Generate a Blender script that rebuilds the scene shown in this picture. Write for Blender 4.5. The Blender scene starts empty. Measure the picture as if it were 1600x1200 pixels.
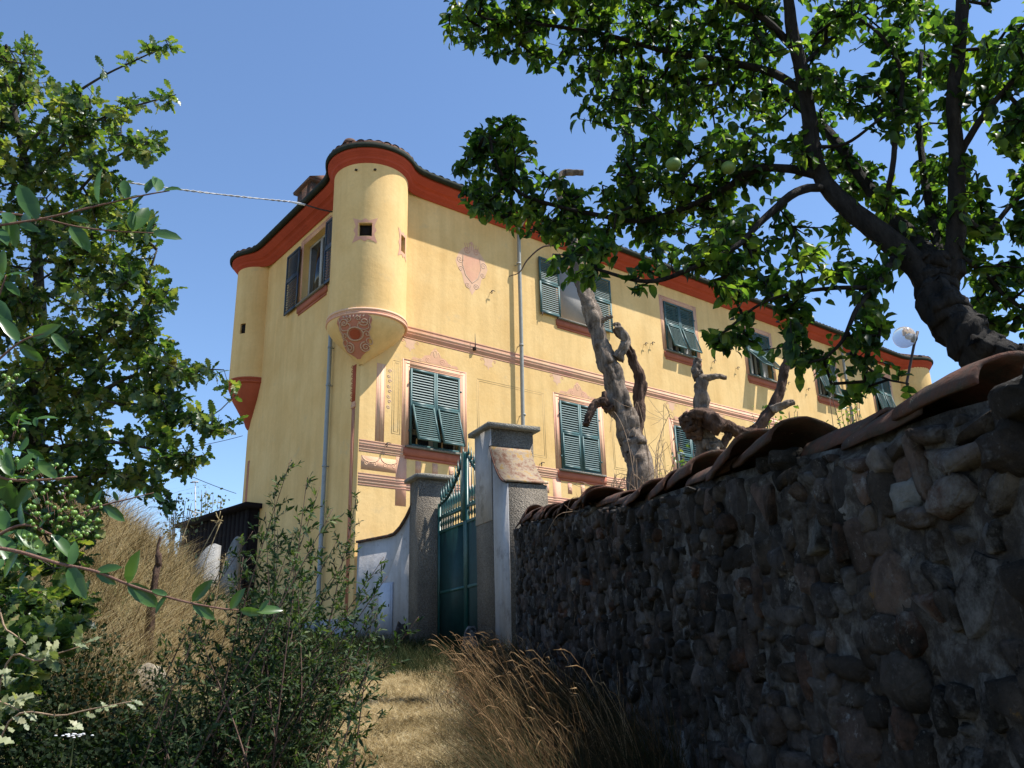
import bpy, math, random
import numpy as np
from mathutils import Vector, Matrix, noise as mnoise
R = math.radians
rng = np.random.default_rng(7)
random.seed(7)
sc = bpy.context.scene
COL = sc.collection

# ------------------------------------------------------------------ camera, sky, sun, exposure
F = 1299.57; PITCH = 0.3194257; ROLL = -0.0265908; YAW = 0.896631
def cam_matrix():
    cp, sp = math.cos(PITCH), math.sin(PITCH); cr, sr = math.cos(ROLL), math.sin(ROLL)
    Rx = np.array([[1,0,0],[0,cp,-sp],[0,sp,cp]]); Rr = np.array([[cr,-sr,0],[sr,cr,0],[0,0,1]])
    B = np.array([[1,0,0],[0,0,-1],[0,1,0]], float)
    return Rx @ B @ Rr
CM = cam_matrix()
cam_d = bpy.data.cameras.new('camera'); cam = bpy.data.objects.new('camera', cam_d); COL.objects.link(cam)
cam.matrix_world = Matrix([[*CM[i], 0] for i in range(3)] + [[0,0,0,1]])
cam_d.sensor_width = 36; cam_d.lens = F/1600*36; cam_d.clip_end = 3000; cam_d.clip_start = 0.05
sc.camera = cam
SUN_BEARING, SUN_EL = 91.0, 60.0
world = bpy.data.worlds.new('World'); sc.world = world; world.use_nodes = True
wn_ = world.node_tree; bg = wn_.nodes['Background']
sky = wn_.nodes.new('ShaderNodeTexSky'); sky.sky_type = 'NISHITA'; sky.sun_disc = False
sky.sun_elevation = R(SUN_EL); sky.sun_rotation = R(SUN_BEARING)
sky.air_density = 1.0; sky.dust_density = 0.1; sky.ozone_density = 5.0; sky.altitude = 200
hs_ = wn_.nodes.new('ShaderNodeHueSaturation'); hs_.inputs['Saturation'].default_value = 1.0; wn_.links.new(sky.outputs[0], hs_.inputs['Color']); wn_.links.new(hs_.outputs[0], bg.inputs[0]); bg.inputs[1].default_value = 0.12
sd = bpy.data.lights.new('sun', 'SUN'); sd.energy = 4.6; sd.angle = R(0.53); sd.color = (1, 0.965, 0.90)
sun = bpy.data.objects.new('sun', sd); COL.objects.link(sun)
sdir = Vector((math.sin(R(SUN_BEARING))*math.cos(R(SUN_EL)), math.cos(R(SUN_BEARING))*math.cos(R(SUN_EL)), math.sin(R(SUN_EL))))
sun.rotation_euler = (-sdir).to_track_quat('-Z', 'Y').to_euler(); sun.location = sdir*60
sc.view_settings.view_transform = 'Standard'; sc.view_settings.look = 'None'
sc.view_settings.exposure = 0.85; sc.view_settings.gamma = 1.0; sc.view_settings.use_curve_mapping = False

def P(px, py, Y):            # the point at forward distance Y seen at a pixel of the photograph
    d = CM @ np.array([(px-800)/F, -(py-600)/F, -1.0]); return d/d[1]*Y

# ------------------------------------------------------------------ materials
def lin(c): return tuple(c)+(1,)
class NT:
    def __init__(s, name):
        s.m = bpy.data.materials.new(name); s.m.use_nodes = True; s.t = s.m.node_tree; s.n = s.t.nodes; s.l = s.t.links
        s.b = s.n['Principled BSDF']; s.out = s.n['Material Output']
    def node(s, typ, **kw):
        n = s.n.new(typ)
        for k, v in kw.items():
            if k.startswith('i_'):
                n.inputs[k[2:].replace('_', ' ')].default_value = v
            else: setattr(n, k, v)
        return n
    def pos(s):
        if not hasattr(s, '_p'): s._p = s.node('ShaderNodeNewGeometry')
        return s._p.outputs['Position']
    def obj(s):
        if not hasattr(s, '_o'): s._o = s.node('ShaderNodeTexCoord')
        return s._o.outputs['Object']
    def noise(s, scale, detail=4, rough=.55, vec=None, stretch=None):
        n = s.node('ShaderNodeTexNoise'); n.inputs['Scale'].default_value = scale
        n.inputs['Detail'].default_value = detail; n.inputs['Roughness'].default_value = rough
        v = vec or s.pos()
        if stretch:
            m = s.node('ShaderNodeMapping'); m.inputs['Scale'].default_value = stretch; s.l.new(v, m.inputs[0]); v = m.outputs[0]
        s.l.new(v, n.inputs['Vector']); return n.outputs['Fac']
    def ramp(s, fac, stops):
        r = s.node('ShaderNodeValToRGB'); e = r.color_ramp.elements
        while len(e) < len(stops): e.new(.5)
        for el, (p, c) in zip(e, stops): el.position = p; el.color = lin(c)
        s.l.new(fac, r.inputs[0]); return r.outputs[0]
    def mix(s, fac, a, b, mode='MIX'):
        m = s.node('ShaderNodeMix', data_type='RGBA', blend_type=mode)
        for v, k in ((fac, 0), (a, 6), (b, 7)):
            if hasattr(v, 'is_linked') or hasattr(v, 'links'): s.l.new(v, m.inputs[k])
            else: m.inputs[k].default_value = v if k == 0 else lin(v)
        return m.outputs[2]
    def bump(s, h, strength=.4, dist=.02):
        b = s.node('ShaderNodeBump'); b.inputs['Strength'].default_value = strength; b.inputs['Distance'].default_value = dist
        s.l.new(h, b.inputs['Height'])
        if getattr(s, '_lastb', None): s.l.new(s._lastb, b.inputs['Normal'])
        s._lastb = b.outputs[0]; s.l.new(b.outputs[0], s.b.inputs['Normal'])
    def base(s, c, rough=.8, spec=.3):
        if isinstance(c, tuple): s.b.inputs['Base Color'].default_value = lin(c)
        else: s.l.new(c, s.b.inputs['Base Color'])
        s.b.inputs['Roughness'].default_value = rough; s.b.inputs['Specular IOR Level'].default_value = spec
        return s.m
def G01(lo, hi): return [(lo, (0,0,0)), (hi, (1,1,1))]
M = {}
def plaster(name, c, c2, streak=.35, bumpy=.25, spots=None):
    t = NT(name)
    a = t.ramp(t.noise(1.1, 6, .6), [(.35, c), (.72, c2)])
    st = t.ramp(t.noise(1.0, 4, .6, stretch=(3.1, 3.1, .33)), [(.42, (1,1,1)), (.75, (1-streak, 1-streak*1.1, 1-streak*1.3))])
    col = t.mix(.6, a, st, 'MULTIPLY')
    fn = t.ramp(t.noise(14, 5, .7), [(.3, (.93,.93,.93)), (.7, (1.04,1.04,1.04))]); col = t.mix(.8, col, fn, 'MULTIPLY')
    if spots: col = t.mix(t.ramp(t.noise(spots[1], 7, .7), G01(*spots[2])), col, spots[0])
    t.bump(t.noise(9, 6, .65), bumpy, .02); t.bump(t.noise(70, 3, .6), bumpy*.5, .004)
    M[name] = t.base(col, .9, .15)
plaster('yellow_plaster', (.80,.55,.245), (.72,.46,.18), .26, .3, ((.58,.43,.23), 1.7, (.60,.78)))
plaster('white_plaster', (.50,.47,.45), (.32,.30,.285), .45, .5, ((.22,.20,.18), 3, (.56,.72)))
plaster('pink_paint', (.70,.36,.25), (.72,.43,.25), .2, .2, ((.66,.47,.2), 5, (.58,.78)))
plaster('rose_line', (.65,.33,.235), (.72,.43,.26), .2, .2, ((.64,.44,.22), 9, (.60,.8)))
plaster('pale_line', (.74,.46,.32), (.72,.46,.27), .2, .2)
plaster('ochre_line', (.44,.30,.15), (.50,.36,.17), .2, .2)  # darker ochre of the painted panel lines
plaster('brick_red_paint', (.42,.10,.05), (.34,.075,.04), .25, .25)
plaster('pale_rock', (.42,.36,.28), (.30,.26,.20), .2, .6)
plaster('cornice_red', (.47,.085,.048), (.40,.068,.04), .2, .25)
plaster('sill_red', (.46,.16,.10), (.38,.12,.075), .2, .2)
plaster('ornament_red', (.52,.22,.15), (.46,.18,.12), .1, .2)
plaster('scroll_light', (.60,.40,.28), (.50,.33,.24), .2, .2)
def roughcast(name, c, c2, spots=None):
    t = NT(name)
    col = t.ramp(t.noise(45, 5, .75), [(.3, c), (.7, c2)])
    col = t.mix(.7, col, t.ramp(t.noise(1.6, 5, .6), [(.35, (.7,.68,.65)), (.7, (1.1,1.08,1.05))]), 'MULTIPLY')
    if spots: col = t.mix(t.ramp(t.noise(spots[1], 7, .7), G01(*spots[2])), col, spots[0])
    v = t.node('ShaderNodeTexVoronoi'); v.inputs['Scale'].default_value = 55; t.l.new(t.pos(), v.inputs['Vector'])
    t.bump(v.outputs['Distance'], .9, .02); t.bump(t.noise(25, 5, .7), .5, .02)
    M[name] = t.base(col, .95, .1)
roughcast('roughcast', (.10,.085,.068), (.33,.285,.23))
roughcast('grey_render', (.30,.30,.295), (.42,.415,.40))
roughcast('cap_stone', (.20,.19,.165), (.33,.31,.27), ((.34,.23,.09), 9, (.6,.72)))
def stone(name, stops, patch=(.5,.49,.45)):
    t = NT(name)
    oi = t.node('ShaderNodeObjectInfo')
    # every stone its own colour: position-based cell for joined stones, object random for single ones
    wn = t.node('ShaderNodeTexWhiteNoise', noise_dimensions='1D'); t.l.new(oi.outputs['Random'], wn.inputs['W'])
    at = t.node('ShaderNodeAttribute', attribute_name='tint')
    ad = t.node('ShaderNodeMath', operation='ADD'); t.l.new(oi.outputs['Random'], ad.inputs[0]); t.l.new(at.outputs['Fac'], ad.inputs[1])
    fr = t.node('ShaderNodeMath', operation='FRACT'); t.l.new(ad.outputs[0], fr.inputs[0])
    c = t.ramp(fr.outputs[0], stops)
    c = t.mix(.85, c, t.ramp(t.noise(11, 8, .72), [(.3, (.45,.43,.40)), (.5, (.95,.95,.95)), (.72, (1.45,1.42,1.38))]), 'MULTIPLY')
    c = t.mix(t.ramp(t.noise(6, 9, .78), G01(.575, .64)), c, patch)
    c = t.mix(t.ramp(t.noise(8.3, 7, .75), G01(.64, .70)), c, (.30,.17,.05))
    c = t.mix(t.ramp(t.noise(3.1, 7, .7), G01(.40, .60)), c, (.026,.023,.019))
    c = t.mix(t.ramp(t.noise(26, 8, .8), G01(.60, .70)), c, (.30,.28,.25))
    c = t.mix(t.ramp(t.noise(1.3, 7, .78), G01(.56, .68)), c, (.24,.23,.215))
    t.bump(t.noise(16, 8, .8), 1, .045); t.bump(t.noise(75, 6, .75), .8, .010)
    M[name] = t.base(c, .93, .15)
stone('wall_stone', [(0,(.05,.04,.034)), (.16,(.10,.082,.068)), (.3,(.08,.062,.05)), (.42,(.15,.13,.12)), (.55,(.045,.044,.046)), (.66,(.18,.15,.125)), (.76,(.12,.085,.07)), (.84,(.19,.17,.15)), (.93,(.15,.065,.035)), (1,(.30,.31,.29))], (.36,.35,.33))
t = NT('mortar')
c = t.ramp(t.noise(7, 8, .75), [(.3, (.030,.025,.021)), (.47, (.07,.06,.052)), (.58, (.16,.15,.135)), (.72, (.34,.33,.31))])
t.bump(t.noise(10, 8, .75), 1, .05); t.bump(t.noise(60, 4, .7), .6, .01); M['mortar'] = t.base(c, .97, .1)
t = NT('terracotta')
oi = t.node('ShaderNodeObjectInfo')
c = t.ramp(oi.outputs['Random'], [(0, (.10,.045,.032)), (.35, (.17,.075,.048)), (.65, (.085,.045,.034)), (1, (.19,.09,.058))])
c = t.mix(t.ramp(t.noise(9, 8, .7), G01(.42, .6)), c, (.075,.058,.045))
c = t.mix(t.ramp(t.noise(21, 7, .75), G01(.62, .70)), c, (.42,.36,.24))
c = t.mix(t.ramp(t.noise(4, 7, .75), G01(.55, .7)), c, (.045,.04,.03)); t.bump(t.noise(12, 8, .75), .7, .025); t.bump(t.noise(45, 6, .7), .7, .01); M['terracotta'] = t.base(c, .88, .2)
t = NT('lichen_tile')
c = t.ramp(t.noise(4.5, 8, .78), [(.28, (.07,.04,.03)), (.42, (.20,.10,.06)), (.52, (.30,.24,.17)), (.60, (.33,.18,.035)), (.70, (.40,.36,.29))])
t.bump(t.noise(30, 7, .7), .35, .008); M['lichen_tile'] = t.base(c, .9, .2)
def paint(name, c, rough=.45, wear=.3, spec=.4, metal=0):
    t = NT(name); f = t.ramp(t.noise(9, 7, .7), [(.3, tuple(x*(1-wear) for x in c)), (.7, tuple(min(1, x*(1+wear*.6)) for x in c))])
    t.bump(t.noise(40, 4, .6), .12, .004); M[name] = t.base(f, rough, spec); t.b.inputs['Metallic'].default_value = metal
paint('shutter_green', (.052,.112,.108), .5, .22)
paint('shutter_dark', (.04,.085,.085), .5, .2)
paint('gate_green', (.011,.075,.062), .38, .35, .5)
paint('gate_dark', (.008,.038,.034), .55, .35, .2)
paint('iron', (.045,.028,.022), .7, .5)
paint('gutter_copper', (.030,.034,.026), .85, .4, .08)
paint('zinc_pipe', (.25,.29,.32), .45, .15)
paint('dull_pipe', (.30,.30,.27), .55, .2)
paint('meter_paint', (.50,.51,.55), .6, .12)
paint('dark_wood', (.014,.010,.010), .9, .4, .1)
paint('blue_metal', (.03,.045,.06), .6, .3)
paint('cable_black', (.02,.02,.02), .6, .2)
paint('cable_grey', (.42,.42,.42), .55, .15)
paint('window_frame_paint', (.40,.40,.38), .6, .1)
paint('curtain_cloth', (.62,.62,.62), .9, .06)
paint('shade_screen', (.30,.28,.26), .8, .06)
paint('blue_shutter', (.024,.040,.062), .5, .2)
t = NT('dark_glass'); t.base((.012,.014,.016), .06, .6); M['dark_glass'] = t.m
t = NT('dark_interior'); t.base((.02,.016,.014), .9, .1); M['dark_interior'] = t.m  # near black colour standing in for unlit insides
t = NT('globe_plastic'); t.base((.72,.72,.76), .12, .5); t.b.inputs['Transmission Weight'].default_value = .75; t.b.inputs['IOR'].default_value = 1.12; M['globe_plastic'] = t.m
def bark(name, c, c2, sc_=8, b=.9):
    t = NT(name); n = t.noise(sc_, 8, .72, stretch=(1, 1, .3)); col = t.ramp(n, [(.32, c), (.68, c2)])
    t.bump(n, b, .05); t.bump(t.noise(50, 6, .75, stretch=(1,1,.4)), .6, .010); M[name] = t.base(col, .92, .15)
bark('apple_bark', (.011,.009,.008), (.052,.045,.039), 22)
bark('oak_bark', (.04,.034,.028), (.13,.115,.09), 25)
bark('twig_bark', (.10,.065,.05), (.20,.13,.10), 40, .3)
bark('red_twig', (.16,.085,.065), (.26,.15,.11), 40, .3)
bark('dead_wood', (.040,.027,.020), (.40,.315,.245), 16)
bark('dead_wood_brown', (.030,.017,.013), (.20,.125,.09), 16)
bark('dry_stem', (.22,.14,.09), (.42,.30,.20), 30, .3)
def leafmat(name, stops, trans=.45, rough=.42, nscale=9, tcol=1.6, spec=.45, tint=(1.15,1.25,.45)):
    t = NT(name); n = t.noise(nscale, 2, .5)
    n2 = t.node('ShaderNodeTexWhiteNoise', noise_dimensions='3D')
    sn = t.node('ShaderNodeVectorMath', operation='SNAP'); sn.inputs[1].default_value = (.035,.035,.035)
    t.l.new(t.pos(), sn.inputs[0]); t.l.new(sn.outputs[0], n2.inputs['Vector'])
    mm = t.node('ShaderNodeMath', operation='MULTIPLY_ADD'); t.l.new(n2.outputs['Value'], mm.inputs[0]); mm.inputs[1].default_value = .34
    ms = t.node('ShaderNodeMath', operation='MULTIPLY_ADD'); t.l.new(n, ms.inputs[0]); ms.inputs[1].default_value = 1.0; ms.inputs[2].default_value = -.17
    t.l.new(ms.outputs[0], mm.inputs[2])
    c = t.ramp(mm.outputs[0], stops)
    t.base(c, rough, spec)
    tr = t.node('ShaderNodeBsdfTranslucent'); t.l.new(t.mix(1.0, c, (tcol*tint[0], tcol*tint[1], tcol*tint[2]), 'MULTIPLY'), tr.inputs[0])
    mx = t.node('ShaderNodeMixShader'); mx.inputs[0].default_value = trans
    t.l.new(t.b.outputs[0], mx.inputs[1]); t.l.new(tr.outputs[0], mx.inputs[2]); t.l.new(mx.outputs[0], t.out.inputs[0]); M[name] = t.m
leafmat('apple_leaf', [(.28,(.011,.030,.009)), (.46,(.028,.062,.015)), (.60,(.07,.12,.022)), (.76,(.15,.19,.035))], .52, .42, 6, 2.0, .3)
leafmat('oak_leaf', [(.28,(.022,.052,.018)), (.44,(.055,.10,.03)), (.56,(.11,.16,.04)), (.70,(.21,.22,.06)), (.85,(.30,.25,.10))], .42, .34, 5)
leafmat('privet_leaf', [(.3,(.035,.085,.022)), (.6,(.06,.13,.03)), (.8,(.10,.17,.045))], .30, .28)
leafmat('pale_leaf', [(.3,(.12,.15,.07)), (.6,(.26,.28,.15)), (.8,(.36,.34,.20))], .25, .5)
leafmat('herb_leaf', [(.3,(.014,.032,.013)), (.5,(.032,.062,.024)), (.68,(.08,.12,.045)), (.85,(.17,.20,.08))], .35, .6, 9, 1.3, .2)
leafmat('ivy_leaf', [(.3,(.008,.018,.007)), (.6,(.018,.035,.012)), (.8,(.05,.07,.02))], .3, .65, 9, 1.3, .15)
leafmat('far_leaf', [(.3,(.08,.10,.06)), (.6,(.13,.15,.09)), (.8,(.2,.2,.12))], .3, .6)
leafmat('berry_skin', [(.3,(.10,.20,.03)), (.7,(.20,.32,.06))], .15, .3)
leafmat('apple_skin', [(.3,(.10,.18,.035)), (.7,(.20,.28,.07))], .1, .5)
def strawmat(name, stops, trans=.3):
    leafmat(name, stops, trans, .75, 2.2, 1.0, .12, (1,.97,.9))
strawmat('straw', [(.3,(.20,.15,.07)), (.45,(.40,.31,.16)), (.62,(.58,.47,.27)), (.8,(.68,.58,.37))])
strawmat('tall_grass', [(.3,(.022,.024,.009)), (.5,(.055,.038,.015)), (.66,(.11,.062,.028)), (.82,(.21,.13,.065))])
strawmat('green_grass', [(.3,(.010,.018,.006)), (.55,(.022,.036,.010)), (.72,(.06,.055,.022)), (.85,(.14,.11,.05))])  # colours darkened to stand in for the shade in front of the gate
strawmat('seed_head', [(.3,(.20,.11,.05)), (.7,(.46,.31,.16))])
t = NT('ground_soil')
c = t.ramp(t.noise(2.2, 8, .7), [(.3, (.10,.075,.045)), (.5, (.19,.15,.085)), (.7, (.27,.215,.12))])
c = t.mix(t.ramp(t.noise(.35, 5, .6), G01(.45, .62)), c, (.07,.085,.03))
t.bump(t.noise(14, 8, .7), .8, .04); M['ground_soil'] = t.base(c, .97, .1)
t = NT('path_straw')
c = t.ramp(t.noise(9, 8, .75, stretch=(1.6, .7, 1)), [(.3, (.17,.125,.07)), (.5, (.30,.235,.13)), (.72, (.42,.34,.20))])
c = t.mix(t.ramp(t.noise(3, 6, .7), G01(.50, .66)), c, (.11,.10,.04)); c = t.mix(t.ramp(t.noise(1.7, 6, .7), G01(.52, .66)), c, (.16,.11,.065))
t.bump(t.noise(40, 8, .75, stretch=(1.6, .7, 1)), .8, .02); M['path_straw'] = t.base(c, .97, .1)

# ------------------------------------------------------------------ mesh helpers
def fast_mesh(name, V, Fs, smooth=False, tint=None):
    V = np.asarray(V, np.float32); me = bpy.data.meshes.new(name)
    me.vertices.add(len(V)); me.vertices.foreach_set('co', V.ravel())
    if isinstance(Fs, np.ndarray):
        k = Fs.shape[1]; starts = np.arange(len(Fs), dtype=np.int32)*k; idx = Fs.astype(np.int32).ravel()
    else:
        starts = np.zeros(len(Fs), np.int32); ln = np.array([len(f) for f in Fs], np.int32)
        starts[1:] = np.cumsum(ln)[:-1]; idx = np.fromiter((i for f in Fs for i in f), np.int32)
    me.loops.add(len(idx)); me.loops.foreach_set('vertex_index', idx)
    me.polygons.add(len(starts)); me.polygons.foreach_set('loop_start', starts)
    if smooth: me.polygons.foreach_set('use_smooth', np.ones(len(starts), bool))
    if tint is not None:
        a = me.attributes.new('tint', 'FLOAT', 'POINT'); a.data.foreach_set('value', np.asarray(tint, np.float32))
    me.update(calc_edges=True); me.validate(); return me
def tag(o, label=None, cat=None, group=None, kind=None):
    for k, v in (('label', label), ('category', cat), ('group', group), ('kind', kind)):
        if v: o[k] = v
    return o
def thing(name, loc=(0,0,0), label=None, cat=None, group=None, rotz=0):
    o = bpy.data.objects.new(name, None); COL.objects.link(o); o.location = loc; o.rotation_euler = (0,0,rotz)
    o.empty_display_size = .2; return tag(o, label, cat, group)
def link(name, me, mat, parent=None, loc=(0,0,0), kind=None, label=None):
    if mat and not me.materials:
        for m_ in (mat if isinstance(mat, (list, tuple)) else [mat]): me.materials.append(M[m_])
    o = bpy.data.objects.new(name, me); COL.objects.link(o); o.location = loc
    if parent is not None: o.parent = parent
    if kind: o['kind'] = kind
    if label: o['label'] = label
    return o
class MB:
    def __init__(s): s.v = []; s.f = []; s.n = 0
    def add(s, V, Fs):
        V = np.asarray(V, float); s.v.append(V); s.f += [tuple(int(i)+s.n for i in f) for f in Fs]; s.n += len(V); return s
    def box(s, o, ax, ay, az):
        o, ax, ay, az = (np.asarray(q, float) for q in (o, ax, ay, az))
        V = [o+i*ax+j*ay+k*az for k in (0,1) for j in (0,1) for i in (0,1)]
        return s.add(V, [(0,2,3,1),(4,5,7,6),(0,1,5,4),(2,6,7,3),(0,4,6,2),(1,3,7,5)])
    def cbox(s, c, ax, ay, az):
        c, ax, ay, az = (np.asarray(q, float) for q in (c, ax, ay, az)); return s.box(c-ax/2-ay/2-az/2, ax, ay, az)
    def aabb(s, x0, x1, y0, y1, z0, z1): return s.box((x0,y0,z0), (x1-x0,0,0), (0,y1-y0,0), (0,0,z1-z0))
    def tube(s, pts, r, n=6, cap=True, wob=0, wseed=0):
        V, Fs = tube(pts, r, n, cap, wob, wseed); return s.add(V, Fs)
    def prism(s, poly, d):      # closed outline (3-D points) pushed along d
        poly = np.asarray(poly, float); n = len(poly); d = np.asarray(d, float)
        return s.add(np.vstack([poly, poly+d]), [tuple(range(n))[::-1], tuple(range(n, 2*n))]+[(i, (i+1)%n, n+(i+1)%n, n+i) for i in range(n)])
    def build(s, name, mat, parent=None, off=(0,0,0), smooth=False, kind=None, label=None):
        me = fast_mesh(name, np.vstack(s.v)-np.asarray(off, float), s.f, smooth)
        return link(name, me, mat, parent, kind=kind, label=label)
def tube(pts, r, n=6, cap=True, wob=0, wseed=0):
    pts = np.asarray(pts, float); m = len(pts); r = np.broadcast_to(np.asarray(r, float), (m,))
    tg = np.gradient(pts, axis=0); tg /= np.linalg.norm(tg, axis=1)[:, None]+1e-9
    up = np.array([0,0,1.]) if abs(tg[0][2]) < .9 else np.array([1.,0,0]); a = np.cross(tg[0], up); a /= np.linalg.norm(a)
    V = np.zeros((m, n, 3)); ang = np.arange(n)*2*np.pi/n
    for i in range(m):
        a = a-tg[i]*(a@tg[i]); a /= np.linalg.norm(a)+1e-9; b = np.cross(tg[i], a)
        rr = np.full(n, r[i])
        if wob: rr = r[i]*np.array([1+wob*mnoise.noise(Vector((math.cos(q)*1.6+wseed, math.sin(q)*1.6, i*.20)))+.42*wob*mnoise.noise(Vector((math.cos(q)*6+wseed, math.sin(q)*6, i*.09)))+.2*wob*mnoise.noise(Vector((math.cos(q)*5, math.sin(q)*5+wseed, i*.9))) for q in ang])
        V[i] = pts[i]+np.cos(ang)[:, None]*a*rr[:, None]+np.sin(ang)[:, None]*b*rr[:, None]
    Fs = [(i*n+j, i*n+(j+1)%n, (i+1)*n+(j+1)%n, (i+1)*n+j) for i in range(m-1) for j in range(n)]
    if cap: Fs += [tuple(range(n))[::-1], tuple(range((m-1)*n, m*n))]
    return V.reshape(-1, 3), Fs
def spline(pts, k=5):
    p = np.asarray(pts, float); p = np.vstack([2*p[0]-p[1], p, 2*p[-1]-p[-2]]); out = []
    for i in range(1, len(p)-2):
        for t in np.arange(k)/k:
            out.append(.5*((2*p[i])+(-p[i-1]+p[i+1])*t+(2*p[i-1]-5*p[i]+4*p[i+1]-p[i+2])*t*t+(-p[i-1]+3*p[i]-3*p[i+1]+p[i+2])*t**3))
    out.append(p[-2]); return np.array(out)
def sphere(r=1, nu=10, nv=7, jitter=0, seed=0, sq=1.0):
    V = [(0,0,r)]; 
    for j in range(1, nv):
        for i in range(nu):
            th = math.pi*j/nv; ph = 2*math.pi*i/nu; V.append((r*math.sin(th)*math.cos(ph), r*math.sin(th)*math.sin(ph), r*math.cos(th)))
    V.append((0,0,-r)); V = np.array(V, float)
    if sq != 1: V = np.sign(V)*np.abs(V/r)**sq*r
    if jitter: V = np.array([v*(1+jitter*mnoise.noise(Vector((v[0]*1.7/r+seed*9.1, v[1]*1.7/r, v[2]*1.7/r)))) for v in V])
    Fs = [(0, 1+i, 1+(i+1)%nu) for i in range(nu)]
    for j in range(nv-2):
        a = 1+j*nu
        Fs += [(a+i, a+nu+i, a+nu+(i+1)%nu, a+(i+1)%nu) for i in range(nu)]
    a = 1+(nv-2)*nu; Fs += [(len(V)-1, a+(i+1)%nu, a+i) for i in range(nu)]
    return V, Fs

# ------------------------------------------------------------------ terrain
KY = [-30,-3,0,5.8,8.6,12,15.4,18,30,100,900]; KZ = [-4.6,-1.85,-1.6,-.69,-.30,.03,.18,.45,.8,1.0,1.2]
WA = np.array([0.0, 11.5]); WB = np.array([1.29, 2.0]); WD = (WB-WA)/np.linalg.norm(WB-WA); WN = np.array([WD[1], -WD[0]])   # WN points to the path
if WN[0] > 0: WN = -WN
def wall_s(x, y): return (x-WA[0])*WD[0]+(y-WA[1])*WD[1]
def wall_off(x, y): return (x-WA[0])*WN[0]+(y-WA[1])*WN[1]
def wall_top(s): return np.interp(s, [-1,0,.6,3.2,4.4,5.8,7.1,8.0,8.6,9.2,9.7,12], [1.72,1.70,1.68,1.33,1.22,.98,.86,.76,.68,.64,.58,.42])
def sstep(t): t = np.clip(t, 0, 1); return t*t*(3-2*t)
def gz(x, y):
    x = np.asarray(x, float); y = np.asarray(y, float)
    z = np.interp(y, KY, KZ)
    e = -1.75-.05*y-.13*np.clip(y-5, 0, 6)      # edge of the bank on the left of the path
    h = np.interp(y, [-2,1.5,4,6.5,8.8,11,14,18,24], [.5,.8,1.0,1.35,1.72,1.35,.75,.3,0])
    z = z+h*sstep((e-x)/1.75)+.25*h*sstep((-3.4-x)/3)
    z = z+.05*np.sin(x*2.1+y*.9)*sstep((-1-x)/1.5)
    s = wall_s(x, y); o = wall_off(x, y)
    garden = wall_top(s)-.45
    w = sstep((-.16-o)/.16)*sstep((s+1.0)/1.2)*sstep((13-s)/1.0)*sstep((9+o)/3)
    return z*(1-w)+np.maximum(garden, z)*w
xs = np.concatenate([[-700,-300,-120,-60,-30,-18,-13], np.arange(-10, 4.01, .12), [5,6,8,11,16,30,60,120,300,700]])
ys = np.concatenate([[-200,-60,-20,-8,-4], np.arange(-2, 19, .12), [20,22,25,30,40,60,100,180,350,900]])
X, Y = np.meshgrid(xs, ys); Z = gz(X, Y)
near = (np.abs(X+3) < 8) & (Y > -3) & (Y < 19)
Z = Z+np.where(near, .02*np.sin(X*7+Y*3)*np.cos(Y*6-X*2), 0)
ii = np.arange(len(ys)-1)[:, None]*len(xs)+np.arange(len(xs)-1)[None, :]
Q = np.stack([ii, ii+1, ii+1+len(xs), ii+len(xs)], -1).reshape(-1, 4)
link('ground', fast_mesh('ground', np.stack([X, Y, Z], -1).reshape(-1, 3), Q, True), 'ground_soil', kind='structure')
py_ = np.arange(.5, 9.6, .12); pv = []
def path_c(y): return np.interp(y, [0,5.8,8.6,11,13,15], [-.55,-.92,-1.30,-1.30,-1.0,-.75])
def path_w(y): return np.interp(y, [0,5.8,8.6,12,15], [.75,.54,.40,.5,.5])
for y in py_:
    c, w = float(path_c(y)), float(path_w(y))
    for k in range(13):
        u = (k-6)/6; x = c+w*u*(1+.10*math.sin(y*2.3+(u > 0)*2))
        pv.append((x, y, float(gz(x, y))+.03-.018*u*u+.012*math.sin(y*9+k)))
n = 13; Q = [(i*n+j, i*n+j+1, (i+1)*n+j+1, (i+1)*n+j) for i in range(len(py_)-1) for j in range(n-1)]
link('path', fast_mesh('path', pv, np.array(Q), True), 'path_straw', kind='structure')

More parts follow.
